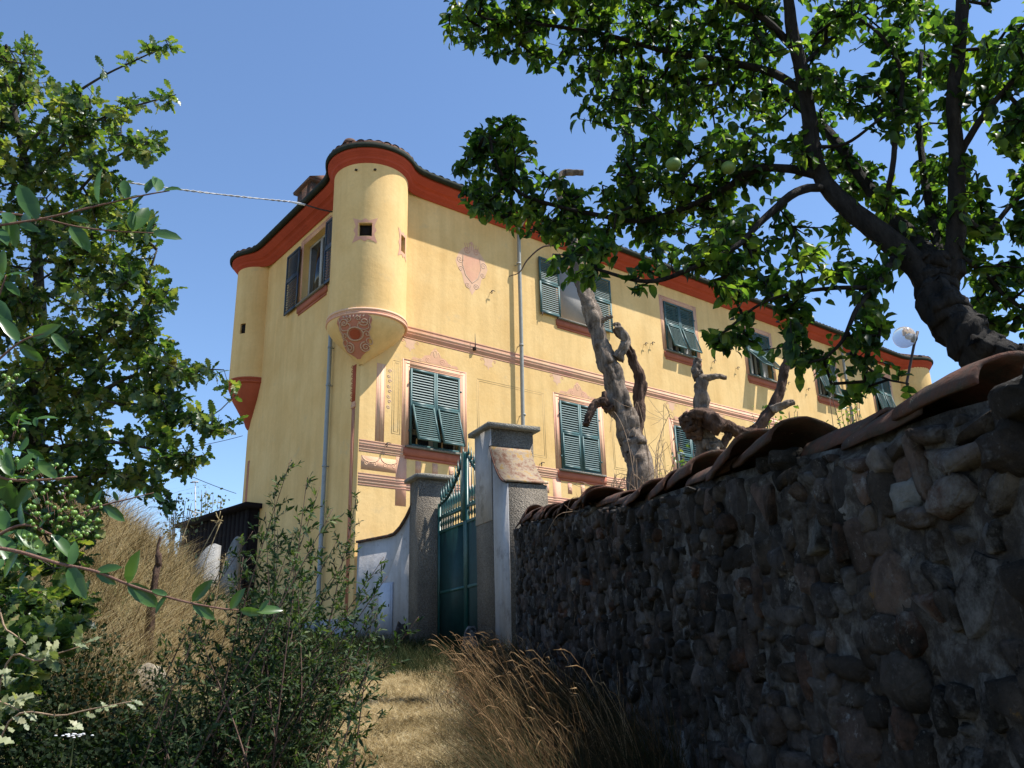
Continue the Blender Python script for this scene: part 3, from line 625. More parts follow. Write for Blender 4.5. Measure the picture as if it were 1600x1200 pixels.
b2.build('painted_capital', 'rose_line', villa)

# --- shutters
def slat_mesh(w):
    me = bpy.data.meshes.new('slat'); a = R(60); c_, s_ = math.cos(a), math.sin(a); V = []
    for x in (0, w):
        for u, t_ in ((-.026,-.005),(.026,-.005),(.026,.005),(-.026,.005)): V.append((x, -(u*c_-t_*s_)*-1, 0))
    # slat leans: outer edge low, inner edge high
    V = [(x, u*c_-t_*s_, u*s_+t_*c_) for x in (0, w) for u, t_ in ((-.026,-.005),(.026,-.005),(.026,.005),(-.026,.005))]
    me.from_pydata(V, [], [(0,1,2,3),(7,6,5,4),(0,4,5,1),(1,5,6,2),(2,6,7,3),(3,7,4,0)]); return me
slat_count = 0
SL = {}
def panel(w, z0, z1, mat, origin, axis_u, outward, tilt, singles, name, nslat, th=.035, stile=.055, parent=villa, mids=()):
    """A louvred panel: local x along the width, z up from its hinge line; tilt swings its foot outward."""
    global slat_count
    h = z1-z0; mb = MB()
    mb.aabb(0, stile, -th/2, th/2, -h, 0); mb.aabb(w-stile, w, -th/2, th/2, -h, 0)
    mb.aabb(stile, w-stile, -th/2, th/2, -stile, 0); mb.aabb(stile, w-stile, -th/2, th/2, -h, -h+stile*1.2)
    o = mb.build(name, mat, parent)
    au, ou = np.array(axis_u, float), np.array(outward, float)
    Mx = Matrix(((au[0], -ou[0], 0, origin[0]), (au[1], -ou[1], 0, origin[1]), (0, 0, 1, origin[2]), (0,0,0,1)))
    o.matrix_local = Mx @ Matrix.Rotation(-tilt, 4, 'X')
    key = round(w-2*stile, 3)
    zs_ = -np.linspace(stile+.045, h-stile*1.2-.035, nslat)
    if singles:
        if (key, mat) not in SL:
            me = slat_mesh(key); me.materials.append(M[mat]); SL[(key, mat)] = me
        for z in zs_:
            s = bpy.data.objects.new('slat', SL[(key, mat)]); COL.objects.link(s); s.parent = o; s.location = (stile, 0, z); slat_count += 1
    else:
        sm = MB(); base = slat_mesh(key); bv = np.array([v.co[:] for v in base.vertices]); bf = [tuple(p.vertices) for p in base.polygons]
        for z in zs_: sm.add(bv+np.array([stile, 0, z]), bf)
        sm.build('slats', mat, o, kind='stuff')
    return o
def closed_pair(a, b, z0, z1, mat, tilts, singles, f='R', rec=.03):
    """two leaves in the opening, each a fixed louvre over a flap"""
    mid = (a+b)/2; zm = z0+(z1-z0)*.55; o_sign = (0,-1,0)
    for k, (s0, s1) in enumerate(((a+.01, mid-.004), (mid+.004, b-.01))):
        w_ = s1-s0; out = MB()
        fr = MB(); d0 = -.012
        fr.aabb(s0, s0+.05, d0-.02, d0+.02, z0+.01, z1-.01); fr.aabb(s1-.05, s1, d0-.02, d0+.02, z0+.01, z1-.01)
        fr.aabb(s0+.05, s1-.05, d0-.02, d0+.02, z1-.07, z1-.01); fr.aabb(s0+.05, s1-.05, d0-.02, d0+.02, zm-.045, zm+.035)
        fr.aabb(s0+.05, s1-.05, d0-.02, d0+.02, z0+.01, z0+.06)
        for zq in (z0+.35, z1-.35): fr.aabb(*((s0-.04, s0) if k == 0 else (s1, s1+.04)), d0-.03, d0-.012, zq-.02, zq+.02)
        o = fr.build('shutter', mat, villa)
        key = round(w_-.1, 3); n_ = 11; zs_ = np.linspace(zm+.085, z1-.115, n_)
        if (key, mat) not in SL: me = slat_mesh(key); me.materials.append(M[mat]); SL[(key, mat)] = me
        if singles:
            for z in zs_: s = bpy.data.objects.new('slat', SL[(key, mat)]); COL.objects.link(s); s.parent = o; s.location = (s0+.05, d0, z)
        else:
            sm = MB(); bv = np.array([v.co[:] for v in SL[(key, mat)].vertices]); bf = [tuple(p.vertices) for p in SL[(key, mat)].polygons]
            for z in zs_: sm.add(bv+np.array([s0+.05, d0, z]), bf)
            sm.build('slats', mat, o, kind='stuff')
        tl_ = tilts[k]
        panel(w_-.09, z0+.07, zm-.04, mat, (s0+.045, d0-.024 if tl_ > 0 else d0-.02, zm-.04), (1,0,0), (0,-1,0), tl_, singles, 'shutter_flap', 14, stile=.04)
closed_pair(*GW[0], *ZG, 'shutter_green', (R(17), R(16)), True)
closed_pair(*GW[1], *ZG, 'shutter_green', (0, 0), True)
closed_pair(*GW[2], *ZG, 'shutter_green', (0, 0), False)
closed_pair(*GW[3], *ZG, 'shutter_green', (0, 0), False)
closed_pair(*GW[4], *ZG, 'shutter_green', (0, 0), False)
closed_pair(*GW[5], *ZG, 'shutter_green', (0, 0), False)
closed_pair(*UW[1], *ZU, 'shutter_green', (R(16), R(17)), True)
closed_pair(*UW[2], *ZU, 'shutter_green', (R(40), R(36)), True)
closed_pair(*UW[3], *ZU, 'shutter_green', (R(17), R(15)), False)
closed_pair(*UW[4], *ZU, 'shutter_green', (R(10), R(12)), False)
def open_leaf(f, s0, s1, z0, z1, mat, singles, dist=.07):
    w_ = s1-s0; zm = z0+(z1-z0)*.56
    if f is fR: ax, out = (1,0,0), (0,-1,0); org = lambda s, z: (s, -dist, z)
    else: ax, out = (0,1,0), (-1,0,0); org = lambda s, z: (-dist, s, z)
    panel(w_, zm, z1, mat, org(s0, z1), ax, out, 0, singles, 'shutter', 11)
    panel(w_, z0, zm-.002, mat, org(s0, zm-.002), ax, out, 0, singles, 'shutter', 13)
open_leaf(fR, 5.22, 5.93, ZU[0]-.0, ZU[1], 'shutter_green', True)
open_leaf(fR, 7.22, 7.92, ZU[0]-.0, ZU[1], 'shutter_green', True)
def open_leaf_L(s0, s1, z0, z1):
    zm = z0+(z1-z0)*.56
    for za, zb in ((zm, z1), (z0, zm-.002)):
        mb = MB(); w_ = s1-s0; h = zb-za; st = .055
        for q in ((s0, s0+st, za, zb), (s1-st, s1, za, zb), (s0+st, s1-st, zb-st, zb), (s0+st, s1-st, za, za+st)): mb.aabb(-.09, -.055, q[0], q[1], q[2], q[3])
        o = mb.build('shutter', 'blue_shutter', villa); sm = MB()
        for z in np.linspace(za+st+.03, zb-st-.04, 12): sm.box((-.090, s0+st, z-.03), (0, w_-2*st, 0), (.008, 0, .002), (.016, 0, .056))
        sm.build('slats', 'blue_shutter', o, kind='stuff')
open_leaf_L(3.50, 4.30, 8.86, 10.60); open_leaf_L(1.14, 1.96, 8.86, 10.60)
# window behind: frame, panes, drawn blind
def sash(f, a, b, c, d, blind=None, dep=.17):
    mb = MB(); m_ = (a+b)/2
    for s0, s1, z0, z1 in ((a, a+.06, c, d), (b-.06, b, c, d), (m_-.05, m_+.05, c, d), (a+.06, m_-.05, d-.06, d), (m_+.05, b-.06, d-.06, d), (a+.06, m_-.05, c, c+.08), (m_+.05, b-.06, c, c+.08)):
        mb.box(f(s0, -dep-.05, z0), np.subtract(f(s1,0,0), f(s0,0,0)), np.subtract(f(0,.05,0), f(0,0,0)), (0,0,z1-z0))
    o = mb.build('window_frame', 'window_frame_paint', villa)
    for s0, s1 in ((a+.06, m_-.05), (m_+.05, b-.06)):
        g = MB(); g.box(f(s0, -dep-.03, c+.08), np.subtract(f(s1,0,0), f(s0,0,0)), np.subtract(f(0,.006,0), f(0,0,0)), (0,0,d-.06-c-.08)); g.build('pane', 'dark_glass', o)
    if blind:
        g = MB(); g.box(f(a+.01, -dep+.03, c+.02), np.subtract(f(b-.01,0,0), f(a+.01,0,0)), np.subtract(f(0,.02,0), f(0,0,0)), (0,0,d-c-.03)); g.build('blind', blind, o)
sash(fR, *UW[0], *ZU, blind='shade_screen', dep=.12); sash(fL, 2.0, 3.42, 8.90, 10.62)
for a, b in [GW[0]]: sash(fR, a, b, *ZG)
for a, b in UW[1:4]:
    sash(fR, a, b, *ZU); g = MB()
    for s0, s1 in ((a+.08, a+.42), (b-.42, b-.08)):
        n_ = 12; V = [(s0+(s1-s0)*i/n_, .14+.012*math.sin(i*1.9), z) for z in (ZU[0]+.05, ZU[1]-.3) for i in range(n_+1)]
        g.add(V, [(i, i+1, n_+2+i, n_+1+i) for i in range(n_)])
    g.build('curtain', 'curtain_cloth', villa)
# iron shutter dogs and hooks
def hook(f, s, z):
    mb = MB(); q = lambda a, d, b: np.array(f(s+a, d, z+b))
    mb.tube([q(0,0,0), q(0,.09,0)], .008, 5); mb.tube([q(-.03,.09,-.02), q(-.01,.09,.03), q(.03,.09,.035), q(.09,.09,.03)], .010, 5)
    mb.tube([q(0,.09,.02), q(-.01,.092,-.04), q(-.02,.09,-.07)], .012, 5); mb.build('shutter_dog', 'iron', villa)
for s, z in ((.66,4.50), (5.05,4.60), (3.5,4.5), (7.95,4.55), (9.55,8.80), (12.4,8.80), (13.6,8.82), (16.4,8.82), (17.6,8.82), (3.6,8.9)): hook(fR, s, z)
for a in (4.62, 8.60):  hook(fR, a+.65, ZU[0]-.03)
mb = MB(); mb.tube([(3.05,-.02,7.20),(3.05,-.08,7.24),(3.05,-.085,7.35),(3.05,-.08,7.62)], [.02,.02,.012,.005], 6); mb.cbox((3.05,-.05,7.24), (.07,0,0), (0,.06,0), (0,0,.07)); mb.build('iron_bracket', 'iron', villa)
mb = MB(); mb.tube([(-.02,.62,8.02),(-.28,.62,8.0)], .022, 6); mb.build('iron_bracket', 'iron', villa)
# small swan-neck stubs on the turret under the cornice
mb = MB()
for b_ in (193, 165):
    a = bear(b_); mb.cbox((c1[0]+(r1+.03)*math.cos(a), c1[1]+(r1+.03)*math.sin(a), 10.72), (.05,0,0), (0,.05,0), (0,0,.03))
mb.build('iron_stub', 'iron', villa)
# downpipes
def downpipe(pts, r, mat, collars, f):
    mb = MB(); mb.tube(spline(pts, 4), r, 10); o = mb.build('downpipe', mat, villa, smooth=True)
    for z in collars:
        s, d = f(z); cm = MB(); cm.tube([np.array(d)+np.array([0,0,-.02]), np.array(d)+np.array([0,0,.02])], r*1.25, 10); cm.tube([d, np.array(d)+np.array(s)], .012, 5); cm.build('pipe_clip', mat, o)
downpipe([(4.48,-.50,11.22),(4.48,-.46,11.18),(4.48,-.24,10.98),(4.48,-.15,10.8),(4.46,-.15,8),(4.42,-.15,5),(4.40,-.15,2.0)], .050, 'dull_pipe', (9.9, 7.6, 5.75), lambda z: ((0,.15,0), (4.45,-.15,z)))
downpipe([(20.2,-.50,11.22),(20.2,-.44,11.14),(20.2,-.2,10.95),(20.2,-.12,10.7),(20.2,-.12,2)], .05, 'dull_pipe', (9.9, 7.6), lambda z: ((0,.12,0), (20.2,-.12,z)))
downpipe([(-.07,1.35,7.62),(-.10,1.36,7.5),(-.10,1.36,7.2),(-.10,1.36,4),(-.10,1.38,.2)], .048, 'zinc_pipe', (7.03, 6.1, 4.2, 2.4), lambda z: ((.1,0,0), (-.10,1.36,z)))
# insulator with supply cable clamp on the cornice
mb = MB(); pA, pB = hp(453, 315, 0, -.75), hp(477, 320, 0, -.62)
mb.tube([pA, pA*.5+pB*.5, pB], [.022,.03,.03], 8); mb.build('insulator', 'curtain_cloth', villa)
mb = MB(); mb.tube([pB, hp(500, 327, 0, -.3), hp(519, 331, 0, -.2)], .02, 6); mb.build('cable_clamp', 'iron', villa)
Hm = np.array([[_c,-_s,0],[_s,_c,0],[0,0,1]])
def vw(p): return Hm@np.asarray(p, float)+np.array([CX, CY, 0])   # villa coordinates to the world
def cable(name, a, b, sag, r, mat, label, two=False):
    a, b = np.asarray(a, float), np.asarray(b, float); t_ = np.linspace(0, 1, 60); p = a+(b-a)*t_[:, None]; p[:, 2] -= sag*4*t_*(1-t_)
    mb = MB()
    if two:
        for ph in (0, math.pi): q = p.copy(); q[:, 2] += r*1.1*np.cos(t_*160+ph); q[:, 1] += r*1.1*np.sin(t_*160+ph); mb.tube(q, r, 5)
    else: mb.tube(p, r, 5)
    return tag(mb.build(name, mat), label, 'cable')
A_ = vw(pA); far = P(-260, 205, 13.0); cable('power_cable', A_, far, .15, .014, 'cable_grey', 'twisted grey power cable running left from the eaves of the villa', True)
def sky_line(p0, p1, Yf, lab, r=.008): return cable('phone_wire', vw(hp(p0[0], p0[1], 0, -.05)), P(p1[0], p1[1], Yf), .12, r, 'cable_black', lab)
sky_line((379,681), (120,715), 15, 'thin black wire reaching the end wall below the red turret corbel')
sky_line((369,771), (120,650), 15, 'lower thin black wire rising left from the end wall of the villa')

# ------------------------------------------------------------------ gate, pillars, rendered walls
g = np.array([math.sin(R(154)), math.cos(R(154)), 0]); p_ = np.array([-g[1], g[0], 0]); z1_ = np.array([0,0,1.])
if p_[0] < 0: p_ = -p_
KL = np.array([-1.80, 15.40, 0]); KR = KL+g*3.33
def pillar(corner, w, dpt, ztop, label, zb=-.2, grp='gate pillars'):
    base = corner+z1_*zb; t_ = thing('gate_pillar', base, label, 'pillar', grp)
    mb = MB(); o_ = corner-g*w
    n_ = 14
    mb.box(o_+z1_*zb, g*w, p_*dpt, z1_*(ztop-zb-.10)); mb.build('shaft', 'roughcast', t_, base)
    c = MB(); e = .09; c.box(o_-g*e-p_*e+z1_*(ztop-.10), g*(w+2*e), p_*(dpt+2*e), z1_*.07)
    b0 = o_-g*e-p_*e+z1_*(ztop-.03); gx, px_ = g*(w+2*e), p_*(dpt+2*e)
    i0 = o_+g*.12+p_*.12+z1_*(ztop+.03); V = [b0, b0+gx, b0+gx+px_, b0+px_, i0, i0+g*(w-.24), i0+g*(w-.24)+p_*(dpt-.24), i0+p_*(dpt-.24)]
    c.add(V, [(0,1,5,4),(1,2,6,5),(2,3,7,6),(3,0,4,7),(4,5,6,7)]); c.build('capstone', 'cap_stone', t_, base); return t_, base
tL, bL = pillar(KL, .50, .70, 3.38, 'pebble dashed gate pillar at the left of the green gate, beside the white wall')
tR, bR = pillar(KR, .62, .72, 3.50, 'taller looking gate pillar right of the green gate, with a tiled slope down its side')
# pale render on the upper street face of the near pillar, and its plain band
mb = MB(); mb.box(KR-g*.62-p_*.012+z1_*1.98, g*.62, p_*.011, z1_*(3.40-1.98)); mb.build('render_skin', 'white_plaster', tR, bR)
# wing beside the near pillar with a concave tiled slope
def wing(frm, dirn, length, zhi, zlo, thick, parent, off, side, zb, flat=.0):
    n_ = 14; prof = []
    for i in range(n_+1):
        t = i/n_; z = zlo+(zhi-zlo)*(1-t)**1.9; prof.append((length*t, z))
    V = []; front = [frm+dirn*a+z1_*z for a, z in prof]; 
    poly = [frm+z1_*zb]+front+[]; end = frm+dirn*length+z1_*zb; poly = [frm+z1_*zb]+front+[end]
    mb = MB(); mb.prism(poly, side*thick); return mb, prof
mbw, prof = wing(KR+p_*.02, g, .53, 3.08, 2.44, .64, tR, bR, p_, -.2)
mbw.build('wing_wall', 'roughcast', tR, bR)
mbs, _ = wing(KR+p_*.009, g, .528, 3.07, 2.43, .010, tR, bR, p_, -.2)
mbs.build('render_skin', 'white_plaster', tR, bR)
def slab(nm, mat, t0_, t1_, w0, w1, o0):
    up = []; lo = []
    for a_, z_ in prof: q = KR+g*(a_*1.04)+p_*w0; up.append(q+z1_*(z_+t1_)+g*o0); lo.append(q+z1_*(z_+t0_))
    mb = MB(); mb.prism(up+lo[::-1], p_*(w1-w0)); mb.build(nm, mat, tR, bR)
slab('sloped_coping', 'lichen_tile', .016, .045, -.02, .67, .0)
slab('coping_edge', 'terracotta', .002, .030, -.045, -.0201, .0)
# rendered boundary wall from the villa corner to the left pillar
W0 = np.array([CX+.08, CY-.10, 0.]); W1 = KL-g*.28+p_*.10; wdir = W1-W0; WL = np.linalg.norm(wdir); wdir /= WL; wside = np.array([-wdir[1], wdir[0], 0])
if wside@np.array([0,1,0]) < 0: wside = -wside
bwall = thing('boundary_wall', W0+z1_*-.2, 'pale rendered wall with curved tile coping between villa corner and gate', 'wall'); bo = W0+z1_*-.2
ztopf = lambda t: 2.32+(.78*max(0, (t-.58)/.42)**1.8)
tt_ = np.linspace(0, 1, 22); poly = [W0-z1_*.2]+[W0+wdir*WL*t+z1_*ztopf(t) for t in tt_]+[W1-z1_*.2]
mb = MB(); mb.prism(poly, wside*.30); mb.build('render', 'white_plaster', bwall, bo)
for i in range(11):
    t0, t1 = i/11, (i+1)/11; a = W0+wdir*WL*t0+z1_*(ztopf(t0)+.003); b = W0+wdir*WL*t1+z1_*(ztopf(t1)+.003); d = b-a
    tm = MB(); tm.box(a-wside*.05, d*.97, wside*.40, z1_*.045); tm.build('tile', 'terracotta', bwall, bo)
q0 = P(583, 932, 16.4); s0 = (q0-W0)@wdir; mz = .93
mb = MB(); a = W0+wdir*s0-wside*.035+z1_*.50; mb.box(a, wdir*.42, wside*.034, z1_*.95); fr = mb.build('meter_box', 'meter_paint', bwall, bo)
mb = MB(); mb.box(a+wdir*.03-wside*.012+z1_*.03, wdir*.36, wside*.011, z1_*.87); mb.build('meter_door', 'meter_paint', fr, bo)
mb = MB(); mb.box(a+wdir*.34-wside*.02+z1_*.5, wdir*.02, wside*.008, z1_*.05); mb.build('latch', 'iron', fr, bo)
# guard stones
def guard(px, Yd, h, r, lab):
    q = P(px, 1010, Yd); x, y = q[0], q[1]; z = float(gz(x, y)); V, Fs = sphere(1, 12, 9, .18, px, .8); V = np.array(V)
    prof = np.where(V[:, 2] > 0, V[:, 2]*h, V[:, 2]*.3); sc_ = 1-.25*np.clip(V[:, 2], 0, 1)
    V = np.stack([V[:, 0]*r*sc_, V[:, 1]*r*sc_, prof], 1)
    o = link('guard_stone', fast_mesh('guard_stone', V, Fs, True), 'wall_stone', loc=(x, y, z)); tag(o, lab, 'stone', 'guard stones at the gate pillars')
guard(627, 14.9, .48, .17, 'dark upright guard stone at the foot of the left gate pillar')
guard(738, 12.4, .42, .18, 'dark guard stone beside the foot of the right gate pillar')

# gate of two leaves
GO = KL+p_*.40; zg0 = .15
gate = thing('iron_gate', GO+z1_*zg0, 'green iron double gate with spear topped bars above solid sheet panels', 'gate'); go = GO+z1_*zg0
LW = 1.345
def gp(t, d, z): return GO+g*t+p_*d+z1_*z
for k, (t0, t1) in enumerate(((.02, LW-.006), (LW+.006, 2*LW-.02))):
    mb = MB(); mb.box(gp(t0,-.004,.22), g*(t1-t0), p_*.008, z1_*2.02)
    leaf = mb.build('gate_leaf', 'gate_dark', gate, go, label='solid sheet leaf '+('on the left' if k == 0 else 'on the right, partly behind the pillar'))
    fr = MB()
    zc_ = lambda t: 2.78+.70*((t if k == 0 else 1-t))**2.0+.0
    zst0, zst1 = (2.80, 3.47) if k == 0 else (3.47, 2.80)
    fr.box(gp(t0,-.03,.20), g*.06, p_*.06, z1_*(zst0-.2)); fr.box(gp(t1-.06,-.03,.20), g*.06, p_*.06, z1_*(zst1-.2))
    for z in (.20, 1.15, 2.24, 2.50): fr.box(gp(t0+.06,-.022,z), g*(t1-t0-.12), p_*.044, z1_*.05)
    fr.build('gate_frame', 'gate_green', leaf, go)
    if k == 0:
        fr = MB(); fr.box(gp(t1-.11,-.045,2.30), g*.15, p_*.03, z1_*1.2); fr.build('meeting_stile', 'gate_green', leaf, go)
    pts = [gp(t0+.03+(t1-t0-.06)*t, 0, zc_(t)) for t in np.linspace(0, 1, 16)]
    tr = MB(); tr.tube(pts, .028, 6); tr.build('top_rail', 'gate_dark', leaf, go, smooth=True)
    nb = 10
    for i in range(nb):
        t = (i+.5)/nb; s = t0+.06+(t1-t0-.12)*t; zt_ = zc_((s-t0)/(t1-t0))
        b_ = MB(); b_.tube([gp(s,0,2.27), gp(s,0,zt_+.10)], .011, 6)
        b_.tube([gp(s,0,zt_+.06), gp(s,0,zt_+.10), gp(s,0,zt_+.13), gp(s,0,zt_+.30)], [.008,.030,.022,.002], 6)
        b_.tube([gp(s,0,zt_+.02), gp(s,0,zt_+.05)], .028, 6); b_.build('bar', 'gate_green', leaf, go)
        for zz_ in (2.42, 2.62):
            V, Fs = sphere(.033, 8, 6); bb = MB(); bb.add(V+gp(s,0,zz_), Fs)
        s2 = MB(); 
        for zz_ in (2.40,):
            tor = [gp(s+.038*math.cos(a), 0, zz_+.05*math.sin(a)) for a in np.linspace(0, 2*math.pi, 13)]; s2.tube(tor, .009, 5, cap=False)
        s2.build('ring', 'gate_dark', leaf, go)
        s3 = MB(); s3.tube([gp(s+.055,0,2.55), gp(s+.055,0,2.66), gp(s+.055,0,2.75), gp(s+.055,0,2.88)], [.008,.01,.024,.001], 5); V, Fs = sphere(.026, 7, 5); s3.add(V+gp(s+.055,0,2.57), Fs); s3.build('short_spear', 'gate_green', leaf, go)

# ------------------------------------------------------------------ the dry stone boundary wall
swall = thing('stone_wall', (float(WA[0]), float(WA[1]), -.2), 'dark fieldstone wall capped with curved clay tiles, running beside the path', 'wall'); so = np.array([WA[0], WA[1], -.2])
WD3, WN3 = np.array([*WD, 0]), np.array([*WN, 0])
S_END = 12.6; n_s = 420; core_v = []; levels = 64
for i in range(n_s+1):
    s = -.25+(S_END+.25)*i/n_s; zt = float(wall_top(s)); xg, yg = WA+WD*s; zb = float(np.interp(yg, KY, KZ))-.35
    for j in range(levels+1):
        z = zb+(zt-zb)*j/levels; d = -.014+.026*mnoise.noise(Vector((s*5, z*5, 1)))+.020*mnoise.noise(Vector((s*16, z*16, 4)))+.008*mnoise.noise(Vector((s*45, z*45, 9)))+(-.05 if j == levels else 0)
        core_v.append(WA3 := np.array([WA[0], WA[1], 0])+WD3*s+WN3*d+z1_*z)
    for q, zq in ((-.06, zt+.03), (-.22, zt+.05), (-.38, zt), (-.42, zb)): core_v.append(np.array([WA[0], WA[1], 0])+WD3*s+WN3*q+z1_*zq)
m_ = levels+5; Q = [(i*m_+j, (i+1)*m_+j, (i+1)*m_+j+1, i*m_+j+1) for i in range(n_s) for j in range(m_-1)]; Q += [tuple(range(m_)), tuple(n_s*m_+j for j in range(m_))[::-1]]
link('mortar_core', fast_mesh('mortar_core', np.array(core_v)-so, Q, True), 'mortar', swall)
# pack stones on a fine grid of the wall face
cell = .028; ns, nz = int((S_END+.15)/cell), int(3.6/cell); zmin = -1.75
occ = np.zeros((ns, nz), bool); stones = []
for i in range(ns):
    s = i*cell; yg = WA[1]+WD[1]*s; zb = float(np.interp(yg, KY, KZ)); zt = float(wall_top(s))
    occ[i, :max(0, int((zb-.1-zmin)/cell))] = True; occ[i, max(0, int((zt-zmin)/cell)):] = True
rs = random.Random(12)
for j in range(nz):
    i = 0
    while i < ns:
        if occ[i, j]: i += 1; continue
        big = rs.random() < .14
        w_ = rs.choice([3,4,4,5,6,7,8]) if not big else rs.choice([8,9,11]); h_ = rs.choice([2,3,3,4,4,5]) if not big else rs.choice([5,6,7,8])
        k = 0
        while k < w_ and i+k < ns and not occ[i+k, j]: k += 1
        w_ = k; hh = 0
        while hh < h_ and j+hh < nz and not occ[i:i+w_, j+hh].any(): hh += 1
        occ[i:i+w_, j:j+hh] = True
        if rs.random() < .06 and not big: i += max(w_, 1); continue
        if w_ >= 2 and hh >= 2: stones.append(((i+w_/2)*cell, zmin+(j+hh/2)*cell, w_*cell, hh*cell))
        elif rs.random() < .6: stones.append(((i+w_/2)*cell, zmin+(j+hh/2)*cell, max(w_, 1.4)*cell, max(hh, 1.4)*cell))
        i += max(w_, 1)
proto = []
import bmesh
for k in range(22):
    if k % 3 == 2:
        V, Fs = sphere(.5, 14, 10, .30, k+3, .60+.04*(k % 5)); V = np.array([v*(1+.10*mnoise.noise(Vector((v[0]*8+k, v[1]*8, v[2]*8)))) for v in V]); V = V[:, [0,2,1]] if k % 2 else V
        sm = True
    else:      # broken stone: the hull of random points, edges knocked off
        b_m = bmesh.new(); rk = random.Random(k)
        for _ in range(15):
            q = Vector((rk.uniform(-1,1), rk.uniform(-1,1), rk.uniform(-1,1))); q /= max(abs(q.x), abs(q.y), abs(q.z))**.85*q.length**.15+1e-6
            b_m.verts.new((q.x*.5, q.y*.5, q.z*.5))
        h_ = bmesh.ops.convex_hull(b_m, input=b_m.verts); bmesh.ops.delete(b_m, geom=[e for e in h_['geom_interior'] if isinstance(e, bmesh.types.BMVert)], context='VERTS')
        bmesh.ops.dissolve_limit(b_m, angle_limit=.30, verts=b_m.verts, edges=b_m.edges)
        bmesh.ops.bevel(b_m, geom=b_m.edges[:], offset=.045, segments=2, affect='EDGES', clamp_overlap=True)
        bmesh.ops.triangulate(b_m, faces=b_m.faces[:]); bmesh.ops.subdivide_edges(b_m, edges=[e for e in b_m.edges if e.calc_length() > .3], cuts=1); bmesh.ops.triangulate(b_m, faces=b_m.faces[:]); bmesh.ops.recalc_face_normals(b_m, faces=b_m.faces[:])
        b_m.verts.ensure_lookup_table(); V = np.array([v.co[:] for v in b_m.verts]); Fs = [tuple(v.index for v in f.verts) for f in b_m.faces]; b_m.free()
        V = np.array([v*(1+.07*mnoise.noise(Vector((v[0]*4+k, v[1]*4, v[2]*4)))) for v in V]); sm = False
    me = fast_mesh('stone', V, Fs, sm); me.materials.append(M['wall_stone']); proto.append((me, V, Fs))
def camdist(s, z): q = np.array([WA[0], WA[1], 0])+WD3*s+z1_*z; return np.linalg.norm(q)
def in_view(s, z):
    q = np.array([WA[0], WA[1], 0])+WD3*s+z1_*z; c = CM.T@q
    if c[2] > -.2: return False
    x, y = 800+F*c[0]/-c[2], 600-F*c[1]/-c[2]; return -40 < x < 1640 and -40 < y < 1240
rank = sorted(range(len(stones)), key=lambda k: -(stones[k][2]*stones[k][3]/camdist(stones[k][0], stones[k][1])**2 if in_view(stones[k][0], stones[k][1]) else 0))
single = set(rank[:290]); jv, jf, jt, nn_ = [], [], [], 0
for k, (s, z, w_, h_) in enumerate(stones):
    me, V, Fs = proto[rs.randrange(22)]; dpt = rs.uniform(.06, .11)*(1+w_)
    loc = np.array([WA[0], WA[1], 0])+WD3*s+WN3*rs.uniform(-.045, -.005)+z1_*z
    rot = Matrix.Rotation(rs.uniform(-.16, .16), 3, Vector(WN3)) @ Matrix.Rotation(rs.uniform(-.25, .25), 3, 'Z') @ Matrix(((WD[0], WN[0], 0), (WD[1], WN[1], 0), (0,0,1)))
    fl = rs.choice([1, -1]); scl = (fl*w_*1.10, dpt, h_*1.12)
    if k in single:
        o = bpy.data.objects.new('stone', me); COL.objects.link(o); o.parent = swall
        o.matrix_local = Matrix.Translation(Vector(loc-so)) @ rot.to_4x4() @ Matrix.Diagonal((*scl, 1))
    else:
        A3 = np.array(rot)@np.diag(scl); jv.append(V@A3.T+(loc-so)); jf += [tuple(i+nn_ for i in (f if fl > 0 else f[::-1])) for f in Fs]; jt += [rs.random()]*len(V); nn_ += len(V)
link('stones', fast_mesh('stones', np.vstack(jv), jf, False, jt), 'wall_stone', swall, kind='stuff')
# ridge tiles along the top, open ends overlapping towards the camera
def ridge_tile(L, r0, r1, th=.016, n=10, sweep=1.0):
    V = []; 
    for x, r in [(L*u, r0+(r1-r0)*u) for u in (0, .2, .4, .6, .8, 1)]:
        for e in (0, -th):
            for i in range(n+1):
                a = math.pi*i/n; V.append((x, (r+e)*math.cos(a), (r*.74+e)*math.sin(a)))
    q = n+1; Fs = []
    for k in range(5):
        b = k*2*q; Fs += [(b+i, b+i+1, b+2*q+i+1, b+2*q+i) for i in range(n)]; Fs += [(b+q+i+1, b+q+i, b+3*q+i, b+3*q+i+1) for i in range(n)]
        Fs += [(b, b+2*q, b+3*q, b+q), (b+n, b+q+n, b+3*q+n, b+2*q+n)]
    Fs += [(i, q+i, q+i+1, i+1) for i in range(n)]+[(10*q+i+1, 11*q+i+1, 11*q+i, 10*q+i) for i in range(n)]
    return np.array(V), Fs
tms = []
for k in range(6):
    tv, tf = ridge_tile(.56, .140, .185, n=14)
    tv = np.array([v+np.array([.022*mnoise.noise(Vector((k*7.1, v[1]*9, v[2]*9))), .014*mnoise.noise(Vector((v[0]*6+k*3, v[1]*7, v[2]*7))), .016*mnoise.noise(Vector((v[0]*5, v[1]*8+k*5, v[2]*6)))+.007*mnoise.noise(Vector((v[0]*22, v[1]*22+k*5, v[2]*22)))]) for v in tv])
    tmesh = fast_mesh('ridge_tile', tv, tf, True); tmesh.materials.append(M['terracotta']); tms.append(tmesh)
